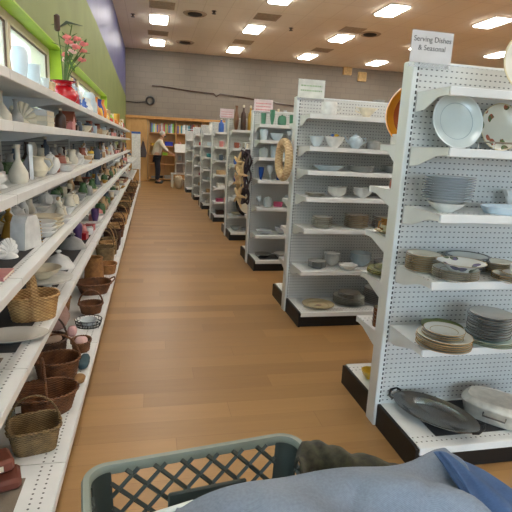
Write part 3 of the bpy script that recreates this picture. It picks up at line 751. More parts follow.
tag(link('glass_tray', L([(0,0),(.8,0),(.9,.3),(1,1),(.97,1),(.86,.4),(0,.3)], .11, .022, 36).mesh('tray', cm('glass')), None, (1.77, 1.90, 1.426), (0, 0, 0), ), 'low clear glass tray right of the floral plate', 'tray')
# third shelf: tall stack of thin plates on a bowl
item('bowl', 'white', (1.262, 1.885, 1.155), 'white bowl under the tall plate stack on the nearest gondola', 0, .085, .04)
P2 = plate_mat('pale_blue_white_china', srgb(214,222,226), srgb(176,184,192), .106, .0015)
stack('thin white dinner plate', 'the tall stack on a white bowl', 10, .106, P2, (1.262, 1.885, 1.195), .0105, .018, 'thin white plates in the tall stack', jit=.002)
tag(link('glass_dish', MB().lathe([(0,0),(.13,0),(.15,.03),(.145,.03),(.127,.006),(0,.006)], 36, sy=.7).mesh('dish', cm('frosted')), None, (1.58, 1.86, 1.156)), 'long shallow frosted glass dish right of the tall plate stack', 'dish')
item('boat', 'white', (1.70, 2.01, 1.155), 'white sauce boat behind the shallow frosted glass dish', .3, .06, .10)
# fourth shelf
P3 = plate_mat('gold_rim_cream_china', srgb(222,216,196), srgb(176,140,86), .078, .002)
stack('small cream plate with tan rim', 'the left stack on the fourth shelf', 8, .078, P3, (1.235, 1.965, .865), .0098, .016, 'cream plates in the left stack')
P4 = plate_mat('grey_banded_china', srgb(222,222,214), srgb(160,146,120), .098, .002, srgb(160,150,130))
zt = stack('white plate with grey band', 'the front stack on the fourth shelf', 5, .098, P4, (1.30, 1.81, .865), .009, .018, 'banded plates in the front stack')
tag(link('soup_plate', L([(0,0),(.45,0),(.5,.1),(.66,.5),(1,1),(.98,1),(.64,.65),(.45,.25),(0,.2)], .105, .042, 40).mesh('bowl', plate_mat('floral_rim_china', srgb(226,228,226), srgb(186,160,110), .105, .004, None, srgb(120,110,150))), None, (1.315, 1.80, zt+.002)), 'wide rimmed white soup plate resting on the front plate stack', 'soup plate')
P5 = plate_mat('black_rim_china', srgb(206,210,206), srgb(50,50,54), .1, .012)
stack('white plate with black rim', 'the stack behind the soup plate', 7, .1, P5, (1.47, 1.975, .865), .0095, .018, 'black rimmed plates')
P6 = plate_mat('tan_rim_china', srgb(216,214,198), srgb(150,120,74), .07, .004)
stack('small cream side plate', 'the stack beside the black-rimmed plates', 6, .07, P6, (1.585, 1.90, .865), .009, .016, 'cream side plates')
P7 = plate_mat('white_gold_rim_china', srgb(226,226,220), srgb(170,140,80), .088, .004)
stack('white gold-rimmed plate', 'the pile beneath the cup and saucer', 3, .088, P7, (1.56, 1.765, .865), .009, .018, 'white gold-rimmed plates')
tag(link('saucer', plate_mesh('sc', .062, plate_mat('saucer_china', srgb(228,228,224), srgb(170,140,80), .062, .003), .016), None, (1.57, 1.76, .893)), 'white saucer holding the teacup at the right of the fourth shelf', 'saucer')
item('mug', 'white', (1.57, 1.76, .899), 'small white teacup on a saucer at the right of the fourth shelf', -.4, .03, .045)
# fifth shelf
P8 = plate_mat('gold_rim_dinner_china', srgb(206,206,194), srgb(184,140,70), .12, .002, srgb(150,140,110))
zt = stack('large gold-rimmed dinner plate', 'the wide stack on the fifth shelf', 5, .12, P8, (1.285, 1.80, .555), .0102, .018, 'large gold-rimmed plates')
P9 = plate_mat('gold_rim_salad_china', srgb(206,208,200), srgb(180,140,76), .09, .002, srgb(160,150,120))
stack('smaller gold-rimmed plate', 'the stack on top of the large plates', 3, .09, P9, (1.285, 1.81, zt), .0105, .016, 'smaller gold-rimmed plates')
P10 = plate_mat('pale_green_china', srgb(196,214,206), srgb(150,150,120), .118, .004)
zt = stack('wide pale green plate', 'the pile under the dark-rimmed plates', 3, .118, P10, (1.54, 1.83, .555), .008, .017, 'pale green plates')
P11 = plate_mat('dark_rim_china', srgb(206,208,204), srgb(92,82,70), .097, .0022)
stack('white brown-rimmed plate', 'the high stack on pale green plates', 9, .097, P11, (1.54, 1.84, zt), .0125, .02, 'dark-rimmed plates in the high stack')
P12 = plate_mat('olive_plate', srgb(120,134,80), srgb(150,150,90), .1, .004)
stack('olive green plate', 'the pair at the back of the fifth shelf', 2, .1, P12, (1.40, 1.985, .555), .01, .018, 'olive green plates')
item('bowl', 'grey', (1.74, 1.84, .555), 'grey bowl right of the high dark-rimmed plate stack', 0, .07, .06)
# bottom: silver tray and casserole
def oval_tray():
    m = MB(); m.lathe([(0,0),(.62,0),(.66,.006),(.82,.03),(.86,.03),(1,.042),(1,.046),(.85,.036),(.8,.034),(.64,.011),(0,.006)], 56, M=Matrix.Diagonal((.215, .095, 1, 1)))
    return m.mesh('tray', plain('brushed_tray_steel', srgb(140,140,138), .27, .9, .12, 8))
hm = lambda s: MB().tube([(s*.20, -.04, .045), (s*.225, -.035, .055), (s*.235, 0, .06), (s*.225, .035, .055), (s*.20, .04, .045)], .006, 8).mesh('handle', plain('black_handle', srgb(22,22,22), .4))
TRAY=thing('serving_tray', 'oval stainless serving tray with black handles propped on the bottom deck of the nearest gondola', 'tray', [('tray', oval_tray()), ('handle', hm(-1)), ('handle', hm(1))], (1.355, 1.885, .142), -1.0, None, (math.radians(14), 0))
def superlathe(prof, a, b, ex=3, seg=56):
    m = MB(); vs = []; fs = []
    for k, z in prof:
        for j in range(seg):
            t = 2*PI*j/seg; c, s = math.cos(t), math.sin(t)
            vs.append((a*k*abs(c)**(2/ex)*(1 if c >= 0 else -1), b*k*abs(s)**(2/ex)*(1 if s >= 0 else -1), z))
    for i in range(len(prof)-1):
        for j in range(seg): fs.append((i*seg+j, i*seg+(j+1) % seg, (i+1)*seg+(j+1) % seg, (i+1)*seg+j))
    fs += [tuple(range(seg))[::-1], tuple((len(prof)-1)*seg+j for j in range(seg))]
    return m.add(vs, fs)
CAS = plain('hammered_aluminium', srgb(206,200,188), .38, .45, .1, 30)
thing('roasting_pan', 'oblong pale metal roasting pan with lid beside the silver tray', 'roasting pan',
      [('pan', superlathe([(.84,0),(.9,.005),(.97,.05),(1,.075)], .17, .105).mesh('pan', CAS)), ('lid', superlathe([(1.03,.072),(1.04,.078),(1.0,.088),(.9,.105),(.86,.108),(.82,.103),(.3,.103)], .17, .105).mesh('lid', CAS)),
       ('handle', MB().tube([(-.05,-.104,.06),(-.05,-.125,.05),(.05,-.125,.05),(.05,-.104,.06)], .004, 6).mesh('handle', plain('dull_steel', srgb(120,116,110), .35, .9)))], (1.70, 1.87, .123), -.85)
# nearest gondola, far side (ends seen past the upright)
tag(link('large_bowl', L([(0,0),(.35,0),(.4,.05),(.75,.35),(.93,.7),(1,1),(.95,1),(.85,.66),(.7,.42),(.3,.16),(0,.14)], .15, .09, 40).mesh('bowl', plate_mat('amber_glazed_stoneware', srgb(176,84,34), srgb(222,150,44), .15, .03)), None, (1.345, 2.335, 1.435+.151), (math.radians(90), 0, math.radians(-50))), 'big amber and rust stoneware bowl standing on edge behind the near upright', 'bowl')
item('box', 'white', (1.20, 2.25, 1.435), 'small white box under the amber bowl, at the near upright', .3, .03, .05)
item('jar', 'terracotta', (1.225, 2.29, 1.215), 'small red striped jar peeking out behind the near upright', 0, .03, .06)
tag(link('saucer', plate_mesh('sct', .072, plate_mat('tan_stoneware', srgb(206,192,150), srgb(150,104,50), .072, .006), .018), None, (1.235, 2.33, .975)), 'tan stoneware saucer on a shelf end behind the near upright', 'saucer')
def stone_cup():
    m = plate_mat('tan_stoneware_cup', srgb(206,196,160), srgb(160,112,58), .043, .0025)
    return [('cup', L(inner([(0,0),(.7,0),(.82,.06),(.96,.6),(1,1)], .09), .043, .075).mesh('cup', m)), ('handle', MB().tube([(-.04,0,.06),(-.068,0,.06),(-.07,0,.03),(-.038,0,.018)], .005).mesh('handle', m))]
thing('teacup', 'tan stoneware teacup with brown rim on its saucer behind the near upright', 'cup', stone_cup(), (1.235, 2.33, .981), .3)
P13 = plate_mat('green_glazed_plate', srgb(96,108,56), srgb(166,160,96), .115, .004)
stack('olive glazed dinner plate', 'the pile behind the near upright', 3, .115, P13, (1.285, 2.37, .735), .009, .018, 'olive glazed plates', name='dinner_plate')
for k in range(5):
    tag(link('ramekin', cached('ram', lambda: MB().lathe([(0,0),(.036,0),(.04,.004),(.042,.024),(.039,.024),(.036,.006),(0,.005)], 24).mesh('ramekin', plate_mat('patterned_ramekin', srgb(216,206,180), srgb(110,70,50), .041, .002, None, srgb(140,90,60)))), None, (1.225, 2.29, .465+k*.0215)),
        'patterned tan ramekin, ' + ('bottom of' if k == 0 else 'topmost of' if k == 4 else ['', 'second from the bottom of', 'middle of', 'second from the top of'][k]) + ' the pile behind the near upright', 'ramekin', 'patterned ramekins')
item('bowl', 'yellow', (1.235, 2.36, .12), 'small yellowish bowl on the bottom deck behind the near upright', 0, .05, .05)

# ------------------------------------------------------------------ second gondola, camera side
y2 = 3.9
def s2(kind, c, x, yo, z, lab, **k): item(kind, c, (GX+x, y2-yo, z), lab, k.pop('rot', 0), **k)
Z = [1.655, 1.415, 1.235, 1.03, .78, .44, .12]
s2('mug', 'white', .22, .19, Z[0], 'white beaker cup at the left of the second gondola top shelf', r=.055, h=.10)
s2('boat', 'cream', .53, .2, Z[0], 'cream sauce boat in the middle of the second gondola top shelf', r=.07, h=.08, rot=PI)
s2('bowl', 'glass', .12, .24, Z[1], 'clear glass bowl at the left of the second gondola second shelf', r=.06, h=.08)
s2('bowl', 'white', .26, .25, Z[1], 'white bowl full of bright wrapped sweets on the second gondola', r=.075, h=.08)
for i in range(12):
    c = ('orange', 'red', 'blue', 'yellow')[i % 4]
    tag(link('wrapped_candy', cached(('candy', c), lambda: MB().ell((0, 0, 0), (.013, .011, .011), 10, 6).tube([(-.019,0,0),(-.01,0,0)], [.007,.002], 6).tube([(.01,0,0),(.019,0,0)], [.002,.007], 6).mesh('candy', cm(c))), None, (GX+.26+(.045*math.cos(i*.8) if i < 8 else .02*math.cos(i*1.6)), y2-.25+(.045*math.sin(i*.8) if i < 8 else .02*math.sin(i*1.6)), Z[1]+(.070 if i < 8 else .092)), (0, 0, i*.8+PI/2 if i < 8 else i*1.6+PI/2)),
        f'{c} wrapped sweet heaped in the white bowl on the second gondola', 'candy', f'{c} sweets in the white bowl')
s2('teapot', 'paleblue', .45, .22, Z[1], 'pale blue teapot beside the bowl of sweets', r=.06, h=.11)
s2('jar', 'grey', .62, .2, Z[1], 'grey lidded jar between pale teapot and white cup', r=.055, h=.09)
s2('mug', 'white', .80, .25, Z[1], 'large white handled cup right of the grey jar', r=.065, h=.11)
s2('boat', 'white', 1.0, .2, Z[1], 'white sauce boat right of the large white cup', r=.07, h=.08, rot=.3)
s2('dish', 'paleblue', .24, .22, Z[2], 'pale blue low dish at the left of the second gondola third shelf', r=.12, h=.04)
PG = plate_mat('grey_rim_china', srgb(206,208,204), srgb(206,206,204), .11, .003)
stack('white plate with grey rim', 'the left pile on gondola two\'s third shelf', 4, .11, PG, (GX+.52, y2-.21, Z[2]), .01, .018, 'grey-rimmed plates left')
stack('white dark-edged plate', 'the right pile on gondola two\'s third shelf', 5, .12, plate_mat('dark_grey_edge_china', srgb(196,198,194), srgb(190,190,188), .12, .003), (GX+.83, y2-.21, Z[2]), .01, .018, 'grey-rimmed plates right')
stack('pale plate', 'the third pale pile on that shelf', 4, .11, plate_mat('pale_china', srgb(210,214,214), srgb(140,144,146), .11, .01), (GX+1.10, y2-.19, Z[2]), .01, .018, 'pale plates third shelf')
stack('flat white saucer', 'the first pile from the aisle, fourth shelf', 3, .08, plate_mat('flat_saucer', srgb(214,216,212), srgb(190,180,160), .08, .004), (GX+.14, y2-.25, Z[3]), .008, .014, 'flat white saucers', name='saucer')
for kx, n, nm in ((.33, 3, 'left'), (.55, 3, 'right')):
    for k in range(n):
        item('bowl', 'white', (GX+kx, y2-.22, Z[3]+k*.016), f'white bowl in the {nm} bowl pile on the second gondola, ' + ('bottom', 'middle', 'top')[k], 0, .075, .05, 'white bowls in piles')
stack('tan-edged plate', 'the fourth shelf pile right of the white bowls', 5, .105, plate_mat('tan_edge_china', srgb(214,204,182), srgb(214,202,180), .105, .003), (GX+.80, y2-.22, Z[3]), .011, .018, 'tan-edged plates')
stack('white-tan plate', 'the fifth shelf left stack, gondola two', 5, .085, plate_mat('white_tan_china', srgb(222,222,214), srgb(160,144,116), .085, .002), (GX+.22, y2-.23, Z[4]), .017, .02, 'white-tan plates')
stack('gold-decorated plate', 'the fifth shelf wide stack, gondola two', 7, .10, plate_mat('gold_decor_china', srgb(218,214,204), srgb(176,140,90), .1, .002), (GX+.52, y2-.22, Z[4]), .015, .02, 'gold-decorated plates')
stack('grey-gold plate', 'the fifth shelf right stack, gondola two', 6, .09, plate_mat('grey_gold_china', srgb(214,212,206), srgb(170,136,90), .09, .002), (GX+.76, y2-.22, Z[4]), .016, .02, 'grey-gold plates')
stack('small white saucer', 'the sixth shelf left stack, gondola two', 6, .075, plate_mat('sm_white', srgb(212,214,210), srgb(150,150,146), .075, .004), (GX+.21, y2-.22, Z[5]), .009, .016, 'small white saucers', name='saucer')
for k in range(5): item('bowl', 'white', (GX+.37, y2-.13, Z[5]+k*.014), 'off-white bowl nested in the sixth shelf back pile, ' + ('bottom', 'second from the bottom', 'middle', 'second from the top', 'top')[k], 0, .07, .05, 'pale grey nested bowls')
item('bowl', 'white', (GX+.46, y2-.28, Z[5]), 'low white bowl alone at the front of the sixth shelf, second gondola', 0, .075, .04)
for k in range(5): item('bowl', 'paleblue', (GX+.62, y2-.16, Z[5]+k*.014), 'pale blue bowl nested in the sixth shelf wide pile, ' + ('bottom', 'second from the bottom', 'middle', 'second from the top', 'top')[k], 0, .09, .06, 'pale blue nested bowls')
stack('pale grey plate', 'the sixth shelf right pile, gondola two', 4, .12, plate_mat('pg_china', srgb(204,208,208), srgb(120,124,124), .12, .006), (GX+.86, y2-.2, Z[5]), .009, .018, 'pale grey plates sixth shelf')
thing('decorated_plate', 'single round beige plate with a dark motif on the bottom deck of the second gondola', 'plate', [('plate', plate_mesh('beige', .135, plate_mat('beige_floral', srgb(214,198,158), srgb(206,190,150), .135, .004, srgb(170,150,110)), .024)), ('motif', MB().box(-.035, .035, -.004, .004, .0062, .0068).box(-.01, .022, -.02, .02, .0062, .0067).mesh('motif', cm('brown')))], (GX+.23, y2-.265, .12), .4)
stack('grey glazed plate', 'the middle stack, gondola two\'s bottom deck', 5, .135, plate_mat('grey_glaze_china', srgb(210,210,202), srgb(150,150,142), .135, .002), (GX+.52, y2-.22, .12), .013, .022, 'grey glazed plates')
stack('small grey plate', 'the short stack atop the middle grey plates', 3, .095, plate_mat('grey_glaze_small', srgb(196,194,186), srgb(184,182,174), .095, .002), (GX+.52, y2-.22, .12+4*.013+.010), .012, .018, 'small grey plates')
stack('large white plate with grey edge', 'the right stack, gondola two\'s bottom deck', 8, .135, plate_mat('white_grey_edge', srgb(222,222,218), srgb(120,120,118), .135, .002), (GX+.80, y2-.22, .12), .0165, .022, 'large grey-edged plates')
# top of the second gondola, far shelf: glassware and pale pitchers
xs = [(.18,'goblet','glass',.045,.2),(.29,'vase','glass',.05,.19),(.40,'bottle','terracotta',.035,.22),(.50,'goblet','glass',.045,.2),(.60,'tumbler','glass',.04,.19),(.69,'goblet','glass',.04,.21),(.82,'jug','grey',.06,.24),(.98,'jug','ivory',.06,.24),(1.12,'vase','ivory',.06,.24)]
for i, (x, k, c, r, h) in enumerate(xs):
    item(k, c, (GX+x, y2+.2, 1.655-.055), f'{cname(c)} {KD[k]} showing above the second gondola, ' + ('leftmost there' if i == 0 else f'right of the {cname(xs[i-1][2])} {KD[xs[i-1][1]]}'), 0, r, h, 'glass and pitchers above the second gondola')

# ------------------------------------------------------------------ gondolas further back
def pal(*a): return lambda t: list(a)
GLS = [('glass','goblet'),('glass','tumbler'),('glass','bowl'),('frosted','vase'),('glass','jar'),('frosted','bowl')]
def grow(g, zi, z, y, palette, hmax, x1=.75, where='', seed=0, gap=.012, rs=1.0):
    row(where, 'wares on the ' + g + ' gondola', (GX-.0+.05, y), (GX+x1, y), z, palette, hmax, gap, seed=seed, jit=.02, rs=rs)
ORDW = ['top', 'second', 'third', 'fourth', 'fifth', 'sixth', 'bottom']
Z3 = ZF3 + [.12]
p3 = [pal(('greenglass','jar'),('greenglass','vase'),('greenglass','tumbler'),('gold','figurine')), pal(*GLS), pal(*GLS), pal(('blueglass','vase'),('blueglass','tumbler'),('glass','goblet'),('blueglass','bowl')), pal(('rose','box'),*GLS), pal(('glass','dish'),('greenglass','bowl'),('glass','bowl')), pal(('glass','dish'),('silver','dish'),('white','dish'))]
for i, z in enumerate(Z3): grow('third', i, z, gy[2]-.22, p3[i], min(.17, (Z3[i-1]-z-.05) if i else .16), 1.1, f'on third gondola\'s {ORDW[i]} shelf', 300+i)
tall = [('brown','vase'),('darkbrown','bottle'),('gold','bottle'),('tan','vase'),('greenglass','bottle'),('glass','vase')]
Z4 = [1.62, 1.36, 1.12, .86, .62, .36, .12]
p4 = [pal(*tall), pal(('white','mug'),('cream','teapot'),('ivory','mug'),('terracotta','mug')), pal(('cream','mug'),('tan','mug'),('white','mug'),('blue','mug')), pal(('cobalt','mug'),('white','box'),('paleblue','mug')), pal(('white','dish'),('glass','bowl'),('silver','dish')), pal(('cream','dish'),('black','bowl'),('ivory','bowl')), pal(('glass','dish'),('glass','bowl'))]
tv = [('brown','vase',.04,.34),('darkbrown','bottle',.035,.36),('gold','bottle',.04,.36),('tan','vase',.04,.32),('greenglass','bottle',.035,.34),('darkbrown','vase',.04,.3),('yellow','bottle',.035,.34),('glass','vase',.045,.32)]
for i, (c, k, r_, h_) in enumerate(tv): item(k, c, (GX+.09+i*.105, gy[3]-.22, 1.62), f'tall {cname(c)} {KD[k]} on top of the fourth gondola, ' + ('closest to the aisle' if i == 0 else f'right of the {cname(tv[i-1][0])} one'), 0, r_, h_, 'tall vases on the fourth gondola')
for i, z in enumerate(Z4):
  if i: grow('fourth', i, z, gy[3]-.22, p4[i], .30 if i == 0 else Z4[i-1]-z-.05, .95, f'on fourth gondola\'s {ORDW[i]} shelf', 400+i, rs=1.1, gap=.005)
p5 = [pal(('white','bottle'),('lime','bottle'),('blue','bottle'),('paleblue','vase')), pal(('white','mug'),('pink','mug'),('brown','mug')), pal(('white','mug'),('slate','mug'),('paleblue','jar')), pal(('tan','box'),('white','mug'),('brown','mug')), pal(('white','box'),('tan','vase')), pal(('rose','box'),('grey','box'),('pink','box')), pal(('grey','box'),('darkbrown','box'),('tan','box'))]
p6 = [pal(('white','box'),('white','vase'),('pink','jar')), pal(('white','box'),('paleblue','box')), pal(('blue','bowl'),('teal','bowl'),('teal','box')), pal(('glass','bowl'),('white','dish')), pal(('grey','box'),('paleblue','dish')), pal(('tan','box'),('grey','dish')), pal(('red','box'),('grey','box'),('white','dish'))]
p7 = [pal(('white','jar'),('frosted','vase'),('paleblue','vase')), pal(('red','box'),('white','box')), pal(('pink','jar'),('white','jar')), pal(('grey','box'),('slate','box')), pal(('rose','box'),('pink','box')), pal(('tan','box'),('grey','box')), pal(('grey','box'),('black','box'))]
for g, nm, pp, y in ((4,'fifth',p5,gy[4]),(5,'sixth',p6,gy[5]),(6,'seventh',p7,gy[6])):
    for i, z in enumerate(Z4): grow(nm, i, z, y-.26, pp[i], .24 if i == 0 else Z4[i-1]-z-.06, .62, f'on {nm} gondola\'s {ORDW[i]} shelf', 100*g+i, rs=1.25, gap=.005)
for i, z in enumerate([1.5, 1.2, .9, .5, .12]): grow('last', i, z, 14.6-.22, p7[(i+1) % 7], .2, .5, f'on last gondola\'s {ORDW[i] if i < 4 else "bottom"} shelf', 900+i, rs=1.3)

for i, (dy, z) in enumerate(((.02, 1.36), (.02, 1.12), (.02, .86))): pass
# wicker wreath on the second gondola
m = MB(); R0 = .132
for st in range(9):
    ph = st*2*PI/9
    m.tube([(0, (R0+.028*math.cos(ph+9*a))*math.cos(a), (R0+.028*math.cos(ph+9*a))*1.08*math.sin(a)+.028*0) if False else (.024*math.sin(ph+7*a), (R0+.02*math.cos(ph+7*a))*math.cos(a), (R0+.02*math.cos(ph+7*a))*1.08*math.sin(a)) for a in [2*PI*i/90 for i in range(90)]], .0105, 6, True)
p = at(289, 159.5, 0, GX-.045)
tag(link('wicker_wreath', m.mesh('wreath', WICK['rope']), None, (GX-.075, 3.88, 1.30), (0, 0, math.radians(3))), 'oval twisted wicker wreath hanging on the end of the second gondola', 'wreath')
# starfish and dried vine garland at the third gondola
root = link('starfish_garland', None, None, (GX-.06, 5.62, 1.4)); tag(root, 'hanging dark vine garland with tan starfish on the end of the third gondola', 'garland')
m = MB(); R = random.Random(5)
for st in range(7):
    pts = []; 
    for i in range(26):
        u = i/25; pts.append((.04*math.sin(st+9*u), .10*math.sin(st*1.7+7*u)+.16*math.sin(PI*u)*(1 if st % 2 else -1)*.8, -.05-u*.62))
    m.tube(pts, .012, 6)
for i in range(70):
    u = R.random(); c = Vector((R.uniform(-.06, .02), R.uniform(-.2, .2)*math.sin(PI*u), -.04-u*.62)); d = Vector((R.uniform(-1, 1), R.uniform(-1, 1), R.uniform(-1, 1)))*.045
    m.tube([c, c+d*.5+Vector((0, 0, .01)), c+d], [.004, .012, .002], 5, flat=.4)
link('vine', m.mesh('vine', plain('dark_dried_vine', srgb(64,52,58), .8, 0, .3)), root)
link('hook', MB().tube([(.05, 0, .02), (0, 0, .03), (-.01, 0, -.04)], .006, 6).mesh('hook', cm('silver')), root)
def starfish(rr):
    m = MB(); n = 5
    m.ell((0, 0, 0), (.02, rr*.3, rr*.3), 12, 8)
    for k in range(n):
        a = 2*PI*k/n+.3; m.tube([(0, 0, 0), (-.008, math.cos(a)*rr*.5, math.sin(a)*rr*.5), (0, math.cos(a)*rr, math.sin(a)*rr)], [rr*.26, rr*.2, rr*.07], 8, flat=.6)
    return m.mesh('starfish', plain('tan_starfish', srgb(206,176,132), .8, 0, .1, 60, .4))
for (y, z, rr) in ((.05, -.2, .13), (-.1, -.33, .15), (.08, -.42, .13), (-.04, -.58, .14)): link('starfish', starfish(rr), root, (-.06, y, z), (R.uniform(0, 1), 0, .35))
thing('hanging_platter', 'dark round platter with cream centre standing on the fourth gondola\'s sixth shelf', 'platter', [('plate', plate_mesh('dkpl', .2, plate_mat('dark_rim_platter', srgb(206,198,180), srgb(40,32,30), .2, .05), .03))], (GX+.3, gy[3]-.36, .36+.19), 0, None, (math.radians(82), 0)).name = 'round_platter'

# ------------------------------------------------------------------ signs
def text_mesh(body, size, mat):
    cu = bpy.data.curves.new('lettering', 'FONT'); cu.body = body; cu.size = size; cu.align_x = 'CENTER'; cu.align_y = 'CENTER'; cu.extrude = .0004; cu.space_line = 1.15
    o = bpy.data.objects.new('tmp', cu); COL.objects.link(o); dg = bpy.context.evaluated_depsgraph_get(); dg.update()
    me = bpy.data.meshes.new_from_object(o.evaluated_get(dg)); bpy.data.objects.remove(o); me.materials.clear(); me.materials.append(mat); return me
PAPER = plain('white_sign_card', srgb(206,204,204), .6, 0, .03)
def sign(label, loc, w, h, tilt, text=None, ink=None, pap=PAPER, lines=2):
    r = link('shelf_sign', None, None, loc, (0, tilt, 0)); tag(r, label, 'sign', None)
    link('card', MB().box(0, w, -.001, .001, 0, h).mesh('card', pap, smooth=False), r)
    link('sleeve', MB().box(-.002, w+.002, .001, .002, -.02, h+.002).mesh('sleeve', glass('clear_acrylic', (.9, .9, .9), .1, .15), smooth=False), r)
    if text: link('lettering', text_mesh(text, .031, ink), r, (w*.5, -.0015, h*.6), (PI/2, 0, 0))
    else:
        for k in range(lines):
            m = MB(); x = w*.1; R = random.Random(k+lines)
            while x < w*.88:
                q = R.uniform(.008, .02); 
                m.box(x, min(x+q, w*.9), -.0016, -.001, 0, .011); x += q+.004
            link('lettering', m.mesh('lettering', ink, smooth=False), r, (0, 0, h*(.62-.26*k)))
    return r
INK = plain('grey_ink', srgb(74,72,74), .7, 0, .05)
sign('white sign card reading Serving Dishes & Seasonal on the nearest gondola', (GX-.025, 2.07, 1.79), .20, .13, math.radians(0), 'Serving Dishes\n& Seasonal', INK)
sign('white sign card with pale green lines of text on the second gondola', (GX+.0, 3.85, 1.79), .22, .14, 0, None, plain('pale_green_ink', srgb(150,176,140), .7), plain('offwhite_card', srgb(214,216,208), .6))
sign('pinkish sign card with red text lines on the third gondola', (GX+.01, 5.61, 1.79), .22, .13, 0, None, plain('pink_ink', srgb(206,120,124), .7), plain('pinkish_card', srgb(224,206,206), .6), 3)
sign('pinkish sign card with faint text at the fourth gondola', (GX-.13, 7.42, 1.79), .21, .13, 0, None, plain('pink_ink2', srgb(200,140,144), .7), plain('pinkish_card2', srgb(222,206,210), .6), 3)
# plastic price holders on upper brackets are left out: none legible

# ------------------------------------------------------------------ left wall: top shelf
LS = 'wares on the left wall shelves'
TX = -.62
def lf(kind, c, x, y, z, lab, rot=0, **k): return item(kind, c, (x, y, z), lab, rot, **k)
lf('vase', 'frosted', -.66, 2.36, 1.6, 'tall frosted glass vase nearest the camera on the top left shelf', r=.045, h=.28, v=1)
lf('vase', 'frosted', -.62, 2.66, 1.6, 'tall pale blue-white frosted vase, second from the camera on the top shelf', r=.042, h=.21, v=1)
lf('tumbler', 'frosted', -.62, 2.93, 1.6, 'wide frosted glass cylinder third along the top left shelf', r=.045, h=.15)
lf('tumbler', 'glass', -.62, 3.16, 1.6, 'speckled clear glass block vase before the tan box, top left shelf', r=.045, h=.11)
lf('box', 'tan', -.62, 3.37, 1.6, 'upright tan cardboard box just before the red vase, top left shelf', r=.03, h=.12)
VR = plain('red_glazed_ceramic', srgb(176,16,30), .2, 0, .2, 10, 0, .5)
thing('vase', 'round glossy red vase with wide lip on the top left shelf', 'vase', [('body', L(inner([(0,0),(.5,0),(.55,.04),(.95,.3),(1,.45),(.85,.7),(.6,.82),(.62,.9),(.95,1)]), .09, .17, 36).mesh('body', VR)), ('lip', MB().tube([(.085*math.cos(a*PI/16), .085*math.sin(a*PI/16), .17) for a in range(32)], .005, 6, True).mesh('lip', plain('dark_red_glaze', srgb(110,12,30), .25)))], (-.60, 3.78, 1.6))
lf('jar', 'red', -.60, 4.04, 1.6, 'dark mottled red lidded jar just beyond the red vase', r=.07, h=.16)
# bouquet standing in the red vase
root = link('artificial_bouquet', None, None, (-.60, 3.78, 1.64)); tag(root, 'tall artificial bouquet of pink blossoms and a brown cattail in the red vase', 'flowers')
STEM = plain('green_plastic_stem', srgb(74,104,50), .6); BL = plain('pink_silk_petals', srgb(216,122,120), .7, 0, .2, 40); BW = plain('pale_pink_silk_petals', srgb(226,190,186), .7, 0, .1, 40)
def bq(px, py): v = at(px, py, 0, -.60) ; return v
tips = [(57,22,'cat'), (72,25,'leaf'), (67,37,0), (69,42,0), (73,44,1), (77,39,0), (84,44,0), (83,51,0), (82,60,0), (76,47,0), (66,55,0), (66,60,1), (72,52,1)]
sm = MB(); R = random.Random(3); O = Vector(root.location)
lv = MB()
for i, (px, py, k) in enumerate(tips):
    # every bloom is spread round the vase axis at its own depth
    t = at(px, py, 1, 3.76 + (.16*math.sin(i*1.9) if k not in ('cat', 'leaf') else 0)) - O
    mid = Vector((t.x*.45, t.y*.45, t.z*.62)); sm.tube([(0, 0, -.02), mid*.5+Vector((0, 0, .06)), mid+Vector((0, 0, .03)), t], .0035, 6)
    for q in range(3):
        c = mid.lerp(t, q/3+.25); d = Vector((R.uniform(-1, 1), R.uniform(-1, 1), R.uniform(-.2, .8))).normalized()*.06
        lv.tube([c, c+d*.5, c+d], [.003, .012, .002], 6, flat=.25)
    if k == 'cat': link('cattail', MB().tube([t-Vector((0, 0, .06)), t-Vector((0, 0, .05)), t+Vector((0, 0, .04)), t+Vector((0, 0, .05))], [.01, .02, .02, .008], 12).mesh('cattail', cm('darkbrown')), root)
    elif k == 'leaf': link('leaf', MB().tube([t-Vector((.09, -.02, .02)), t-Vector((.03, 0, -.015)), t+Vector((.07, 0, .0))], [.006, .028, .004], 8, flat=.2).mesh('leaf', plain('grey_green_leaf', srgb(96,112,96), .7)), root)
    else:
        f = MB()
        for q in range(7):
            a = q*2*PI/6; c = t + Vector((.015*math.cos(a), .015*math.sin(a), .006*math.sin(q*2))) if q < 6 else t
            f.ell(c, (.015, .015, .011), 10, 6)
        link('blossom', f.mesh('blossom', BW if k == 1 else BL), root)
link('stems', sm.mesh('stems', STEM), root); link('foliage', lv.mesh('foliage', STEM), root)
# shelf rows
def zpal(*zones):
    def f(t):
        for lim, l in zones:
            if t < lim: return l
        return zones[-1][1]
    return f
CR = [('white','bowl'),('cream','jar'),('ivory','jug'),('white','dish'),('ivory','figurine'),('cream','bell'),('white','teapot'),('grey','bowl'),('white','vase'),('cream','box')]
MX = [('brown','vase'),('terracotta','jug'),('pink','box'),('slate','jar'),('paleblue','mug'),('yellow','mug'),('cream','bowl'),('grey','vase'),('tan','box'),('white','figurine'),('darkbrown','box')]
MD = [('darkbrown','bowl'),('tan','jug'),('green','jar'),('terracotta','bowl'),('grey','dish'),('cream','mug'),('slate','vase'),('gold','dish'),('white','bowl'),('brown','box')]
row('on the top left shelf', LS, (TX, 4.14), (TX, 11.2), 1.6, zpal((1.6, [('white','jug'),('cobalt','bottle'),('paleblue','vase'),('yellow','mug'),('blue','bottle'),('white','vase'),('glass','vase'),('blue','figurine')]), (3.4, [('blue','bottle'),('cream','figurine'),('orange','vase'),('cobalt','vase'),('yellow','jar'),('tan','vase')]), (9, [('lime','bottle'),('red','jar'),('gold','vase'),('cream','vase'),('orange','jar'),('white','jar')])), .3, .03, seed=21, rs=1.25)
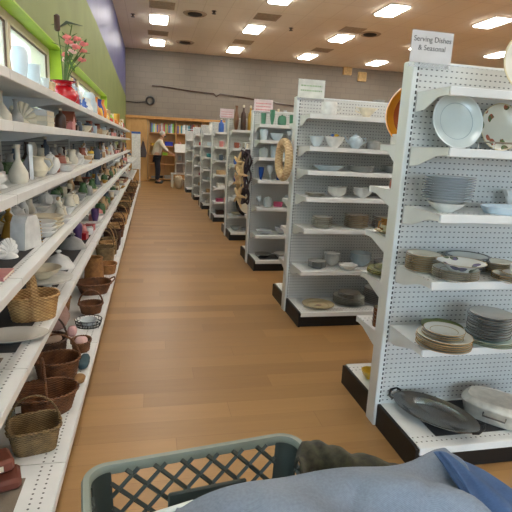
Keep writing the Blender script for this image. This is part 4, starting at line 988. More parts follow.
lf('figurine', 'pink', -.56, 1.78, 1.435, 'pink and white lady figurine nearest the camera on the second left shelf', r=.045, h=.12)
lf('bell', 'ivory', -.58, 1.95, 1.435, 'broad ivory bell ornament beside the pink figurine, second left shelf', r=.06, h=.13)
lf('vase', 'ivory', -.58, 2.15, 1.435, 'slim ivory bud vase just beyond the broad bell', r=.035, h=.125, v=2)
lf('vase', 'grey', -.56, 2.29, 1.435, 'small grey bud vase just beyond the slim ivory vase', r=.03, h=.10, v=2)
lf('shell', 'cream', -.58, 2.47, 1.435, 'cream shell ornament just beyond the small grey bud vase', r=.06, h=.10)
for k in range(3): lf('book', ('ivory','cream','white')[k], -.58, 2.78, 1.435+k*.028, ('bottom','middle','topmost')[k]+' book of the small pale pile on the second left shelf', PI/2, r=.1, h=.027)
lf('bottle', 'darkbrown', -.52, 3.12, 1.435, 'dark brown slender bottle standing beyond the pale books, second left shelf', r=.03, h=.13)
lf('bird', 'terracotta', -.56, 3.30, 1.435, 'terracotta bird ornament beside the dark brown bottle', r=.05, h=.08)
lf('house', 'pink', -.56, 3.62, 1.435, 'large peach-pink cottage ornament on the second left shelf', r=.07, h=.12, rot=PI/2)
row('on the second left shelf', LS, (-.58, 3.8), (-.58, 11.2), 1.435, zpal((9, MX)), .125, .012, seed=31, rs=.85)
# third shelf
lf('candle', 'cream', -.55, 1.83, 1.19, 'small yellow-cream candlestick nearest the camera on the third left shelf', r=.04, h=.11)
lf('bird', 'white', -.58, 2.02, 1.19, 'white reclining bird ornament on the third left shelf', r=.07, h=.07, rot=1.5)
lf('jar', 'slate', -.74, 2.02, 1.19, 'dark grey lidded pot at the back near end of the third left shelf', r=.06, h=.12)
lf('vase', 'ivory', -.55, 2.24, 1.19, 'tall ivory long-necked vase on the third left shelf', r=.035, h=.16, v=2)
lf('frame', 'white', -.55, 2.46, 1.19, 'white upright oval-backed picture frame beside the tall ivory vase', r=.045, h=.16, rot=PI/2+.3)
lf('jug', 'cream', -.56, 2.66, 1.19, 'cream jug just beyond the white picture frame, third left shelf', r=.05, h=.1)
row('on the third left shelf', LS, (-.56, 2.8), (-.56, 11.2), 1.19, zpal((1.3, CR+[('rose','mug'),('terracotta','jar')]), (9, MX)), .18, .012, seed=41, rs=.85)
row('in back row of third left shelf', LS, (-.75, 2.3), (-.75, 9), 1.19, zpal((2.4, [('ivory','vase'),('green','box'),('grey','jug'),('darkbrown','vase'),('slate','bottle')]), (9, MD)), .19, .03, seed=42, jit=.01, rs=.85)
# fourth shelf
m = MB().prism([(-.07,0),(.07,0),(.055,.12),(.035,.15),(-.035,.15),(-.055,.12)], -.035, .035)
dots = MB()
for i in range(7): dots.ell((.066-.0018*i*.9, -.02, .018+i*.016), (.004, .003, .003), 8, 6); 
thing('napkin_holder', 'large white ceramic napkin holder with dotted edge on the fourth left shelf', 'napkin holder', [('body', m.mesh('body', cm('white'), smooth=False)), ('dots', MB().add([(v[0]*1.0+.004, v[1]-.018, v[2]) for v in dots.v], dots.f).mesh('dots', cm('gold')))], (-.555, 2.32, .89), 1.25)
lf('shell', 'white', -.58, 2.12, .89, 'white spiral shell ornament in front of the dotted napkin holder', r=.055, h=.09, rot=1.2)
lf('dish', 'ivory', -.64, 1.94, .89, 'small ivory dish nearest the camera on the fourth left shelf', r=.06, h=.02)
lf('book', 'pink', -.55, 1.83, .89, 'thin pale pink booklet lying at the front of the fourth left shelf', PI/2, r=.07, h=.012)
lf('figurine', 'gold', -.685, 2.55, .89, 'gold and cream lady figurine behind the napkin holder', r=.045, h=.16)
for k in range(3): lf('dish', 'white', -.55, 2.60, .89+k*.022, ('bottom','middle','top')[k]+' white dish in the front pile beside the napkin holder', r=.085, h=.035, group='white dishes piled by the napkin holder')
for k in range(3): lf('dish', 'cream', -.56, 2.80, .89+k*.022, ('bottom','middle','top')[k]+' cream dish in the next pile on the fourth left shelf', r=.09, h=.035, group='cream dishes piled on the fourth shelf')
row('on the fourth left shelf', LS, (-.56, 2.92), (-.56, 11.2), .89, zpal((1.2, CR), (2.2, [('grey','jar'),('pink','mug'),('green','jug'),('cream','dish'),('white','bowl')]), (9, MD)), .2, .012, seed=51, rs=.85)
row('in back row of fourth left shelf', LS, (-.75, 2.0), (-.75, 8.5), .89, zpal((2, CR), (9, MD)), .2, .03, seed=52, jit=.01, rs=.85)
# fifth shelf
basket('pale splint basket with a flat hooped handle on the left fifth shelf', (-.55, 2.36, .54), .115, .085, .115, 'palew', .35, 1.2, 'arch', 2.8, .10, 'splint_basket', True, True, axis='y')
tag(link('oval_platter', plate_mesh('ovp', .145, plate_mat('white_stone_platter', srgb(206,204,196), srgb(198,196,186), .165, .003), .022, .62), None, (-.575, 2.09, .5425), (0, 0, .12)), 'white oval platter in front of the pale splint basket', 'platter')
m = MB(); R = random.Random(9)
me = MB().ell((0, 0, .055), (.055, .085, .055), 28, 18); me.v = [(x*(1+R.uniform(-.14, .14)), y*(1+R.uniform(-.14, .14)), max(0, z*(1+R.uniform(-.2, .2)))) for x, y, z in me.v]
tag(link('plastic_bag', me.mesh('bag', glass('thin_plastic_film', (.9, .9, .9), .2, .35), 20), None, (-.765, 2.30, .543)), 'crumpled clear plastic bag beside the pale splint basket', 'bag')
lf('stand', 'white', -.57, 2.80, .54, 'white pedestal cake stand beyond the pale splint basket', r=.14, h=.08)
lf('bowl', 'cream', -.60, 2.80, .54+.075, 'cream bowl set on the white pedestal cake stand', r=.11, h=.06)
lf('cover', 'white', -.60, 3.33, .54, 'white domed dish lid, the nearer of the two', r=.10, h=.12)
lf('cover', 'grey', -.60, 3.95, .54, 'pale grey domed dish lid, the farther of the two', r=.10, h=.12)
row('on the fifth left shelf', LS, (-.58, 4.15), (-.58, 11.2), .54, zpal((1.6, [('rose','frame'),('pink','jar'),('white','box'),('purple','vase'),('white','dish'),('red','box')]), (9, MD+[('slate','jug'),('tan','dish')])), .28, .02, seed=61, rs=1.1)
row('in back row of fifth left shelf', LS, (-.76, 3.2), (-.76, 8), .54, zpal((9, [('purple','vase'),('darkbrown','jar'),('rose','vase'),('slate','jar'),('green','vase')])), .22, .12, seed=62, jit=.01)
# bottom deck: baskets and soft goods
LB = .13
WG = 'wicker baskets on the left bottom deck'
basket('square seagrass basket with tall thin hooped handle at the near bottom left', (-.47, 1.925, LB), .10, .082, .105, 'seag', .25, 1.25, 'arch', 4, .14, group=WG, hr=.0045)
basket('wide oval willow basket just behind the square seagrass basket', (-.49, 2.215, LB), .15, .11, .10, 'brownw', .3, 1.25, 'arch', 2.2, .17, group=WG, axis='y')
basket('dark round basket half hidden under the shelf at the near bottom left', (-.73, 1.95, LB), .10, .10, .13, 'darkw', 0, 1.2, None, 2, group=WG)
basket('brown oval basket with hooped handle beside the folded teal cloth', (-.49, 2.55, LB), .115, .095, .11, 'brownw', .1, 1.2, 'arch', 2.3, .15, group=WG)
m = MB(); m.prism([(-.09,0),(.09,0),(.10,.02),(.085,.045),(.0,.05),(-.085,.045),(-.10,.02)], -.06, .06, 'x')
TEAL = cloth_mat('teal_knit_cloth', srgb(44,70,76), srgb(70,98,104))
def soft(name, label, cat, c1, c2, loc, s, seed, rot=0, parts=None):
    R = random.Random(seed); e = MB().ell((0, 0, s[2]), s, 26, 16)
    ph = [R.uniform(0, 6) for _ in range(4)]
    e.v = [(x*(1+.08*math.sin(7*math.atan2(y, x)+ph[0]+z*30)), y*(1+.08*math.sin(5*math.atan2(y, x)+ph[1]+z*22)), max(0, z*(1+.1*math.sin(x*60+ph[2])*math.cos(y*50+ph[3])))) for x, y, z in e.v]
    e.v = [(math.copysign(abs(x/s[0])**.7*s[0], x), math.copysign(abs(y/s[1])**.7*s[1], y), z) for x, y, z in e.v]
    o = link(name, e.mesh(name, cloth_mat(name+'_cloth_'+str(seed), c1, c2), 80), None, loc, (0, 0, rot)); tag(o, label, cat); return o
soft('folded_cloth', 'folded dark teal cloth at the front edge of the bottom deck', 'cloth', srgb(38,60,68), srgb(62,88,96), (-.37, 2.68, LB), (.028, .09, .022), 1)
tag(link('woven_mat', MB().box(-.05, .05, -.09, .09, 0, .018, .005).mesh('mat', WICK['palew']), None, (-.42, 2.55, LB)).__class__ and bpy.data.objects['woven_mat'], 'small tan woven mat folded at the deck edge below the teal cloth', 'mat') if False else None
o = soft('woven_pouch', 'small tan woven pouch in front of the folded teal cloth', 'pouch', srgb(130,98,58), srgb(168,130,84), (-.37, 2.60-.12, LB), (.03, .045, .018), 2)
basket('round lidded basket with beige fabric top beside the pink cloth', (-.60, 2.90, LB), .105, .10, .08, 'darkw', .1, 1.1, 'arch', 2.2, .16, group=WG)
soft('fabric_cushion', 'beige quilted fabric pad lying in the round dark basket', 'cushion', srgb(150,126,108), srgb(184,160,140), (-.60, 2.90, LB+.055), (.075, .07, .022), 3)
basket('small brown basket with pink cloth on the deck edge', (-.415, 2.90, LB), .055, .07, .06, 'brownw', 0, 1.15, None, 2.2, group=WG)
soft('pink_cloth', 'pale pink crumpled cloth in the small brown basket', 'cloth', srgb(190,150,144), srgb(222,188,182), (-.415, 2.90, LB+.01), (.038, .05, .035), 4)
soft('fabric_bag', 'pink and tan floral fabric bag behind the round dark basket', 'bag', srgb(134,100,84), srgb(206,170,160), (-.63, 3.26, LB), (.09, .10, .085), 5)
soft('plush_bow', 'pink ruffled fabric bow propped on the floral bag', 'bow', srgb(190,140,140), srgb(226,190,190), (-.50, 3.12, LB), (.028, .035, .035), 6)
m = MB()
for k in range(9): m.tube([(-.07+.0175*k, -.06, .004), (-.07+.0175*k, .06, .004)], .002, 5)
for z, s in ((.004, .85), (.025, .93), (.05, 1)): m.tube([(s*.09*math.cos(a*PI/16), s*.08*math.sin(a*PI/16), z) for a in range(32)], .003, 5, True)
for k in range(16): m.tube([(.85*.09*math.cos(k*PI/8), .85*.08*math.sin(k*PI/8), .004), (.09*math.cos(k*PI/8), .08*math.sin(k*PI/8), .05)], .002, 5)
tag(link('wire_basket', m.mesh('wire_basket', plain('black_wire', srgb(34,34,36), .4, .5)), None, (-.42, 3.30, LB)), 'low black wire basket at the deck edge beyond the pink cloth', 'basket')
tag(link('glass_dish', L([(0,0),(.7,0),(1,1),(.95,1),(.65,.2),(0,.15)], .06, .04, 28).mesh('dish', cm('glass')), None, (-.42, 3.30, LB+.008)), 'small cut glass dish sitting in the black wire basket', 'dish')
basket('small brown basket with arched handle beyond the wire basket', (-.435, 3.58, LB), .085, .075, .07, 'brownw', .2, 1.25, 'arch', 2.2, .11, group=WG)
basket('tall-handled honey basket behind the small arched basket', (-.665, 3.62, LB), .09, .08, .10, 'honey', 1.3, 1.2, 'arch', 2.2, .2, group=WG)
basket('wide shallow brown tray basket beyond the small arched basket', (-.47, 4.08, LB), .14, .12, .09, 'brownw', .3, 1.35, 'sides', 3, group=WG)
basket('tall honey-coloured round basket standing at the deck middle', (-.51, 4.50, LB), .075, .075, .20, 'honey', 0, .85, None, 2, group=WG)
basket('orange-honey oval basket beside the tall round basket', (-.415, 4.72, LB), .09, .10, .09, 'honey', 0, 1.2, None, 2.3, group=WG)
tag(link('leather_purse', MB().box(-.075, .075, -.055, .055, 0, .045, .012).mesh('purse', plain('red_brown_leather', srgb(104,54,40), .5, 0, .15)), None, (-.545, 1.69, LB), (0, 0, .3)), 'red-brown leather purse lying flat at the near bottom left', 'purse')
thing('leather_box', 'red-brown leather box with pale label resting on the flat purse', 'box', [('box', MB().box(-.07, .07, -.05, .05, 0, .05, .01).mesh('box', plain('dark_red_leather', srgb(124,68,52), .5, 0, .15))), ('label', MB().box(-.03, .03, -.0515, -.05, .012, .034).mesh('label', cm('cream')))], (-.575, 1.72, LB+.046), .5)
# price tag on basket
tag(link('price_tag', MB().box(-.012, .012, -.001, .001, 0, .032).box(-.006, .006, -.0016, -.001, .008, .018).mesh('tag', cm('white')), None, (-.575, 2.10, LB+.055), (0, 0, .2)), 'small white price tag on the wide willow basket', 'tag')
wk = ['brownw', 'honey', 'seag', 'darkw', 'palew']; R = random.Random(77)
wn = dict(brownw='brown', honey='honey', seag='grey-tan', darkw='dark', palew='pale')
y = 4.98; n = 0; prev = 'orange-honey oval'; seenb = set()
while y < 14.2:
    w = R.choice(wk); a = R.uniform(.08, .11); b = R.uniform(.09, .12); h = R.uniform(.08, .2); hd = R.choice(['arch', None, 'sides', 'arch'])
    sh = 'tall' if h > .15 else 'low'; e = {'arch': 'hooped', 'sides': 'side-handled', None: 'open'}[hd]
    d = f'{sh} {wn[w]} {e}'
    if (d, prev) in seenb or d == prev: continue
    seenb.add((d, prev))
    basket(f'{d} basket on the bottom deck just beyond the {prev} basket', (-.46, y+b, LB), a, b, h, w, 0, 1.15, hd, R.choice((2.2, 3.5)), None, group=WG)
    if R.random() < .8:
        soft('stuffed_toy' if R.random() < .5 else 'fabric_bundle', f'{["dark red","tan","cream","pink","black","grey"][n % 6]} bundle behind the {d} basket beyond the {prev} one', 'soft toy', srgb(*[(90,30,30),(130,100,60),(170,150,120),(170,110,110),(40,34,34),(110,104,100)][n % 6]), srgb(*[(140,60,50),(170,140,90),(214,200,176),(214,160,156),(70,60,60),(150,146,140)][n % 6]), (-.70, y+b, LB), (.09, .10, R.uniform(.06, .12)), 100+n)
    y += 2*b+.03+R.uniform(0, .04); prev = d; n += 1
row('on the middle low display shelf', LS, (-.62, 11.6), (-.62, 14.9), .55, zpal((9, MD+CR)), .2, .05, seed=71, rs=1.3)
row('on top of the low display shelf', LS, (-.62, 11.6), (-.62, 14.9), .92, zpal((9, MX+CR)), .2, .05, seed=72, rs=1.3)
# tall white bin with blue lid beyond the wall shelving
thing('sign_easel', 'white standing board with a blue top edge beyond the wall shelving', 'board', [('board', MB().box(-.13, .13, -.015, .015, .55, 1.66, .01).mesh('board', cm('white'))), ('top_rail', MB().box(-.135, .135, -.02, .02, 1.60, 1.66).mesh('top_rail', cm('blue'))), ('leg', MB().box(-.12, -.09, -.012, .012, 0, .56).mesh('leg', cm('white'))), ('leg', MB().box(.09, .12, -.012, .012, 0, .56).mesh('leg', cm('white')))], (-.44, 15.4, 0))

# ------------------------------------------------------------------ back: plywood cabinet wall, bookcase, books
PLY = wood_mat('pale_plywood', srgb(190,142,82), srgb(216,172,108), (3, 3, .8))
PLY2 = wood_mat('orange_plywood', srgb(186,132,70), srgb(206,154,88), (3, 3, .8))
BYF, BYB = 17.95, 18.35
tag(link('plywood_partition', MB().box(-.86, -.12, BYF, BYB, 0, 2.16, .01).mesh('partition', PLY)), 'pale plywood cabinet side left of the bookcase at the back wall', 'cabinet')
root = link('bookcase', None, None, (0, 0, 0)); tag(root, 'long pale plywood bookcase at the back wall behind the person', 'bookcase')
link('top_board', MB().box(-.87, 2.7, BYF-.04, BYB, 2.16, 2.26, .008).mesh('top_board', PLY2), root)
for x in (-.10, .85, 1.80, 2.66): link('divider', MB().box(x, x+.04, BYF, BYB-.02, 0, 2.16).mesh('divider', PLY, smooth=False), root)
link('back_board', MB().box(-.06, 2.66, BYB-.02, BYB, .1, 2.16).mesh('back_board', PLY, smooth=False), root)
BZ = [.1, .62, .93, 1.27, 1.72]
for x0, x1 in ((-.06, .85), (.89, 1.80), (1.84, 2.66)):
    for z in BZ: link('shelf', MB().box(x0, x1, BYF+.01, BYB-.02, z-.03, z).mesh('shelf', PLY2, smooth=False), root)
bc = ['terracotta','cream','lime','white','blue','tan','paleblue','darkbrown','red','teal','green','grey','orange','ivory','yellow','purple']
R = random.Random(8)
for bi, (x0, x1, nm) in enumerate(((-.05, .84, 'left'), (.90, 1.79, 'middle'), (1.85, 2.65, 'right'))):
    x = x0+.02; prev = None; used = set()
    while x < x1-.07:
        c = R.choice(bc)
        if c == prev or (c, prev) in used: continue
        used.add((c, prev))
        w = R.choice((.035, .045, .055)); h = R.uniform(.24, .34)
        parts = cached(('bk', c, w, round(h, 1)), lambda: [('cover', MB().box(-w/2, -w/2+.003, -.11, .11, 0, round(h, 2)).box(w/2-.003, w/2, -.11, .11, 0, round(h, 2)).box(-w/2, w/2, -.113, -.109, 0, round(h, 2)).mesh('cover', cm(c), smooth=False)), ('pages', MB().box(-w/2+.003, w/2-.003, -.109, .105, .004, round(h, 2)-.005).mesh('pages', cm('cream'), smooth=False))])
        lab = f'{cname(c)} book on the {nm} bookcase bay\'s top shelf, ' + (f'right of a {cname(prev)} one' if prev else 'the first there')
        thing('book', lab, 'book', parts, (x+w/2, BYF+.15, 1.72), 0, 'books along the top bookcase shelf'); x += w+.004; prev = c
p = at(168.5, 146, 1, BYF+.15)
thing('storage_bin', 'bright blue plastic bin on the bookcase shelf behind the person', 'bin', [('bin', MB().box(-.14, .14, -.1, .1, 0, .13, .01).mesh('bin', plain('bright_blue_plastic', srgb(20,50,190), .4))), ('rim', MB().box(-.15, .15, -.11, .11, .13, .145, .004).mesh('rim', plain('bright_blue_rim', srgb(30,64,204), .4)))], (.63, BYF+.16, 1.27))
row('on the third bookcase shelf', 'small goods in the bookcase', (.0, BYF+.16), (.42, BYF+.16), 1.27, pal(('slate','jar'),('white','box'),('grey','box'),('yellow','box')), .25, .02, seed=81, jit=.01, rs=1.4)
row('on middle bay third shelf', 'small goods in the bookcase', (.95, BYF+.16), (1.78, BYF+.16), 1.27, pal(('black','box'),('pink','jar'),('white','jar'),('red','box'),('grey','mug'),('darkbrown','box')), .25, .02, seed=82, jit=.01, rs=1.4)
row('on the fourth bookcase shelf', 'small goods in the bookcase', (.0, BYF+.16), (.8, BYF+.16), .93, pal(('yellow','box'),('tan','box'),('lime','box'),('grey','jar')), .25, .06, seed=83, jit=.01, rs=1.4)
row('on the bottom bookcase shelf', 'small goods in the bookcase', (.0, BYF+.16), (1.7 if False else .8, BYF+.16), .1, pal(('slate','box'),('darkbrown','jar'),('grey','box'),('black','box')), .4, .06, seed=84, jit=.01, rs=1.6)
m = MB().prism([(-.10,0),(.10,0),(.13,.15),(.06,.42),(.02,.55),(-.02,.55),(-.06,.42),(-.13,.15)], -.05, .03)
thing('shopping_bag', 'dark bag hanging on the plywood cabinet left of the person', 'bag', [('bag', m.mesh('bag', cm('darkbrown'))), ('strap', MB().tube([(-.05,0,.42),(0,.02,.68),(.05,0,.42)], .01, 6).mesh('strap', cm('black')))], (-.27, BYF-.035, .84))

# dollhouse in the aisle end
root = link('dollhouse', None, None, (1.0, 15.75, -.0), (0, 0, .05)); tag(root, 'tall pale dollhouse with a white roof beside the last gondola', 'dollhouse')
DW = plain('pale_pink_dollhouse_board', srgb(206,186,172), .6, 0, .05); DWW = plain('white_dollhouse_trim', srgb(222,220,216), .5, 0, .03)
m = MB()
for x in (-.24, -.005, .225): m.box(x, x+.015, -.15, .15, .45, 1.1)
for z in (.45, .76, 1.09): m.box(-.24, .24, -.15, .15, z, z+.015)
m.box(-.24, .24, .14, .15, .45, 1.1)
link('walls', m.mesh('walls', DW, smooth=False), root)
link('roof', MB().prism([(-.19, 1.105), (-.17, 1.105), (.0, 1.33), (.17, 1.105), (.19, 1.105), (0.0, 1.36)], -.28, .28, 'x').mesh('roof', DWW, smooth=False), root)
link('roof_panel', MB().prism([(-.2, 1.10), (.0, 1.36), (.0, 1.345), (-.18, 1.10)], -.28, .28, 'x').mesh('roof_panel', DWW, smooth=False), root)
for x in (-.12, .11): link('window', MB().box(x-.05, x+.05, -.155, -.15, .86, 1.0).box(x-.04, x+.04, -.158, -.155, .87, .99).mesh('window', cm('grey'), smooth=False), root)
link('railing', MB().box(-.25, .25, -.19, -.15, .75, .775).box(-.25, -.235, -.19, -.175, .45, .76).box(.235, .25, -.19, -.175, .45, .76).mesh('railing', DWW, smooth=False), root)
thing('side_table', 'low pale table beneath the tall dollhouse', 'table', [('table_top', MB().box(-.3, .3, -.22, .22, .42, .45, .005).mesh('table_top', DWW))]+[('leg', MB().box(x-.02, x+.02, y-.02, y+.02, 0, .42).mesh('leg', DWW, smooth=False)) for x in (-.27, .27) for y in (-.19, .19)], (.93, 15.75, 0), .05)
soft('plush_toy', 'large cream plush toy on the floor before the dollhouse table', 'soft toy', srgb(170,150,124), srgb(206,190,164), (.84, 15.35, 0), (.14, .13, .2), 201)
soft('plush_toy', 'grey-tan plush toy right of the cream one before the dollhouse table', 'soft toy', srgb(140,124,104), srgb(180,164,140), (1.08, 15.33, 0), (.1, .12, .15), 202)

# ------------------------------------------------------------------ person
def skin(name, nodes, edges, mat, parent, sub=2, root_i=0):
    me = bpy.data.meshes.new(name); me.from_pydata([n[0] for n in nodes], edges, []); o = bpy.data.objects.new(name, me); COL.objects.link(o)
    md = o.modifiers.new('s', 'SKIN'); md.use_smooth_shade = True
    for i, v in enumerate(me.skin_vertices[0].data):
        r = nodes[i][1]; v.radius = r if isinstance(r, tuple) else (r, r); v.use_root = (i == root_i)
    ms = o.modifiers.new('u', 'SUBSURF'); ms.levels = ms.render_levels = sub
    dg = bpy.context.evaluated_depsgraph_get(); dg.update()
    res = bpy.data.meshes.new_from_object(o.evaluated_get(dg)); bpy.data.objects.remove(o)
    res.materials.clear(); res.materials.append(mat); res.polygons.foreach_set('use_smooth', [True]*len(res.polygons))
    return link(name, res, parent)
P = link('person', None, None, (.20, 17.2, 0)); tag(P, 'person in a pale shirt, dark trousers and black mask, bending forward by the bookcase', 'person')
SK = plain('skin', srgb(196,150,124), .6, 0, .05)
body = [((-.02,0,.92),.12), ((.0,0,1.08),.12), ((.06,0,1.28),(.13,.15)), ((.115,0,1.42),.085), ((.15,0,1.50),.055), ((.17,0,1.55),.055),
 ((.00,-.10,.88),.085), ((.02,-.11,.48),.06), ((.0,-.11,.10),.042), ((.12,-.12,.045),.04),
 ((.00,.10,.88),.085), ((.06,.11,.48),.06), ((.02,.11,.10),.042), ((.14,.12,.045),.04),
 ((.115,-.17,1.39),.058), ((.26,-.20,1.17),.043), ((.47,-.17,1.03),.032), ((.54,-.165,1.0),.034),
 ((.115,.17,1.39),.058), ((.30,.20,1.17),.043), ((.50,.15,1.02),.032), ((.57,.145,.99),.034)]
ed = [(0,1),(1,2),(2,3),(3,4),(4,5),(0,6),(6,7),(7,8),(8,9),(0,10),(10,11),(11,12),(12,13),(3,14),(14,15),(15,16),(16,17),(3,18),(18,19),(19,20),(20,21)]
for sgn, w in ((-1, 17), (1, 21)):
    wx, wy, wz = body[w][0]
    for k in range(4):
        b = len(body); yy = wy+(k-1.5)*.018
        body += [((wx+.03, yy, wz-.01), .010), ((wx+.075-.008*abs(k-1.5), yy, wz-.035), .009), ((wx+.09, yy, wz-.06), .008)]; ed += [(w, b), (b, b+1), (b+1, b+2)]
    b = len(body); body += [((wx+.01, wy-sgn*.035, wz-.03), .011), ((wx+.04, wy-sgn*.04, wz-.055), .009)]; ed += [(w, b), (b, b+1)]
bo = skin('body', body, ed, SK, P)
hd = MB(); hd.ell((.195, 0, 1.635), (.092, .075, .115), 24, 16); hd.ell((.288, 0, 1.62), (.018, .014, .022), 10, 8); hd.ell((.25, 0, 1.565), (.035, .035, .03), 12, 8)
for s in (-1, 1): hd.ell((.18, s*.077, 1.62), (.02, .01, .03), 10, 8)
link('head', hd.mesh('head', SK), P)
link('eyes', MB().ell((.277, -.03, 1.645), (.008, .012, .007), 8, 6).ell((.277, .03, 1.645), (.008, .012, .007), 8, 6).mesh('eyes', cm('darkbrown')), P)
link('hair', MB().ell((.175, 0, 1.675), (.1, .085, .09), 20, 14).mesh('hair', plain('light_grey_hair', srgb(196,192,186), .8)), P)
link('face_mask', MB().ell((.255, 0, 1.59), (.055, .062, .05), 18, 12).tube([(.25,-.06,1.6),(.2,-.08,1.62)], .003, 5).tube([(.25,.06,1.6),(.2,.08,1.62)], .003, 5).mesh('face_mask', cm('black')), P)
SH = cloth_mat('pale_shirt', srgb(196,186,172), srgb(220,212,200)); TR = cloth_mat('dark_trousers', srgb(24,26,36), srgb(40,42,54))
skin('shirt', [((-.02,0,.90),(.15,.17)), ((-.01,0,1.08),(.145,.165)), ((.06,0,1.28),(.15,.175)), ((.115,0,1.42),(.11,.12)), ((.14,0,1.47),.075),
   ((.115,-.18,1.39),.08), ((.25,-.21,1.18),.062), ((.36,-.19,1.10),.05), ((.115,.18,1.39),.08), ((.29,.21,1.18),.062), ((.38,.18,1.10),.05)], [(0,1),(1,2),(2,3),(3,4),(3,5),(5,6),(6,7),(3,8),(8,9),(9,10)], SH, P)
skin('trousers', [((-.02,0,.93),(.14,.16)), ((.0,-.10,.84),.11), ((.02,-.11,.48),.082), ((.0,-.11,.10),.07), ((.0,.10,.84),.11), ((.06,.11,.48),.082), ((.02,.11,.10),.07)], [(0,1),(1,2),(2,3),(0,4),(4,5),(5,6)], TR, P)
for y_, x_ in ((-.12, 0), (.11, .02)): link('shoe', MB().box(x_-.07, x_+.2, y_-.045, y_+.045, 0, .075, .03).mesh('shoe', cm('black')), P)

# ------------------------------------------------------------------ cart in front of the camera
A = at(97, 470, 2, .8); B = at(307, 437, 2, .8)
yaw = math.radians(8)
CW, CD = .43, .33
ctr = Vector((.112, .69, 0))
cart = link('shopping_cart', None, None, (ctr.x, ctr.y, 0), (0, 0, yaw)); tag(cart, 'shopping cart with a grey plastic lattice basket at the bottom of the picture', 'shopping cart')
GP = plain('grey_green_plastic', srgb(128,136,126), .45, 0, .06); GD = plain('dark_grey_green_plastic', srgb(64,72,68), .5, 0, .08); CH = plain('chromed_tube', srgb(170,170,170), .25, 1)
def rr(w, d, r, z, n=8):
    pts = []
    for cx, cy, a0 in ((w/2-r, d/2-r, 0), (-w/2+r, d/2-r, PI/2), (-w/2+r, -d/2+r, PI), (w/2-r, -d/2+r, 3*PI/2)):
        for i in range(n+1): a = a0+PI/2*i/n; pts.append((cx+r*math.cos(a), cy+r*math.sin(a), z))
    return pts
def loft(rings):
    m = MB(); n = len(rings[0]); vs = [p for r_ in rings for p in r_]
    fs = [(i*n+j, i*n+(j+1) % n, (i+1)*n+(j+1) % n, (i+1)*n+j) for i in range(len(rings)-1) for j in range(n)]
    return m.add(vs, fs)
rimr = [rr(CW+.0, CD+.0, .045, .784), rr(CW+.004, CD+.004, .046, .795), rr(CW-.002, CD-.002, .044, .802), rr(CW-.022, CD-.022, .036, .802), rr(CW-.028, CD-.028, .034, .796), rr(CW-.028, CD-.028, .034, .784), rr(CW+.0, CD+.0, .045, .784)]
link('rim', loft(rimr).mesh('rim', GP, 50), cart)
# walls: solid lower band + lattice above, tapering inward to the bottom
ZB, ZS, ZT = .50, .61, .789
def wl(z): return 1-(ZT-z)*.22
low = loft([rr((CW-.026)*wl(z), (CD-.026)*wl(z), .034, z) for z in (ZB, ZS)] + [rr((CW-.034)*wl(z), (CD-.034)*wl(z), .03, z) for z in (ZS, ZB+.004)])
lw_ = len(low.v); low.add([(x, y, z) for x, y, z in rr((CW-.026)*wl(ZB), (CD-.026)*wl(ZB), .034, ZB)], [tuple(range(36))])
link('basket_tub', low.mesh('basket_tub', GD, 40), cart)
def lattice(p0, p1, skip=None):
    """diamond lattice of crossing bars in the leaning wall between corners p0 and p1 (xy at the top)"""
    m = MB(); p0 = Vector(p0); p1 = Vector(p1); Lw = (p1-p0).length; H_ = ZT-ZS; n = .052
    def pt(u, v):  # u along, v 0..1 up
        z = ZS+v*H_; k = wl(z); q = p0.lerp(p1, u/Lw); return Vector((q.x*k, q.y*k, z))
    s = -H_
    while s < Lw:
        for d in (1, -1):
            # line u = s + v*H
            a, b = 0.0, 1.0; u0 = s if d == 1 else s+H_; u1 = s+H_ if d == 1 else s
            def clip(u0, u1):
                t0, t1 = 0, 1; du = u1-u0
                for lo in (0,):
                    if du > 0: t0 = max(t0, (0-u0)/du); t1 = min(t1, (Lw-u0)/du)
                    else: t0 = max(t0, (Lw-u0)/du); t1 = min(t1, (0-u0)/du)
                return t0, t1
            t0, t1 = clip(u0, u1)
            if t1-t0 > .05: m.tube([pt(u0+(u1-u0)*t0, t0), pt(u0+(u1-u0)*t1, t1)], .0048, 4)
        s += n
    return m
cx, cy = (CW-.03)/2, (CD-.03)/2; ins = .034
for a, b in (((-cx+ins, cy), (cx-ins, cy)), ((-cx+ins, -cy), (cx-ins, -cy)), ((-cx, -cy+ins), (-cx, cy-ins)), ((cx, -cy+ins), (cx, cy-ins))):
    link('lattice_panel', lattice(a, b).mesh('lattice_panel', GD, 30), cart)
full = [rr((CW-.028)*wl(z), (CD-.028)*wl(z), .034, z) for z in (ZS, ZT)]
for c in range(4):
    for st in (0,):
        cr = MB(); i0 = c*9; seg = list(range(i0, i0+9)); vs = [full[0][i] for i in seg]+[full[1][i] for i in seg]
        vi = [(x*.985, y*.985, z) for x, y, z in vs]
        n_ = 9; fs = [(i, i+1, n_+i+1, n_+i) for i in range(8)]
        cr.add(vs+vi, fs+[tuple(q+18 for q in f_[::-1]) for f_ in fs]+[(0, 9, 27, 18), (8, 26, 35, 17)])
        link('corner_post', cr.mesh('corner_post', GD, 40), cart)
k = wl(.69); link('name_plate', MB().box(-.06, .10, cy*k-.012, cy*k-.003, ZS-.01, .728, .003).mesh('name_plate', GD), cart)
fr = MB()
for x in (-.16, .16):
    fr.tube([(x, .10, .02+.06), (x, .11, .30), (x, .11, .485), (x, -.12, .49), (x, -.13, .1)], .011, 8)
    fr.tube([(x, .105, .16), (x, -.125, .16)], .009, 8)
for z, y_ in ((.16, .105), (.16, -.125), (.489, 0)): fr.tube([(-.16, y_, z), (.16, y_, z)], .009, 8)
link('frame', fr.mesh('frame', CH), cart)
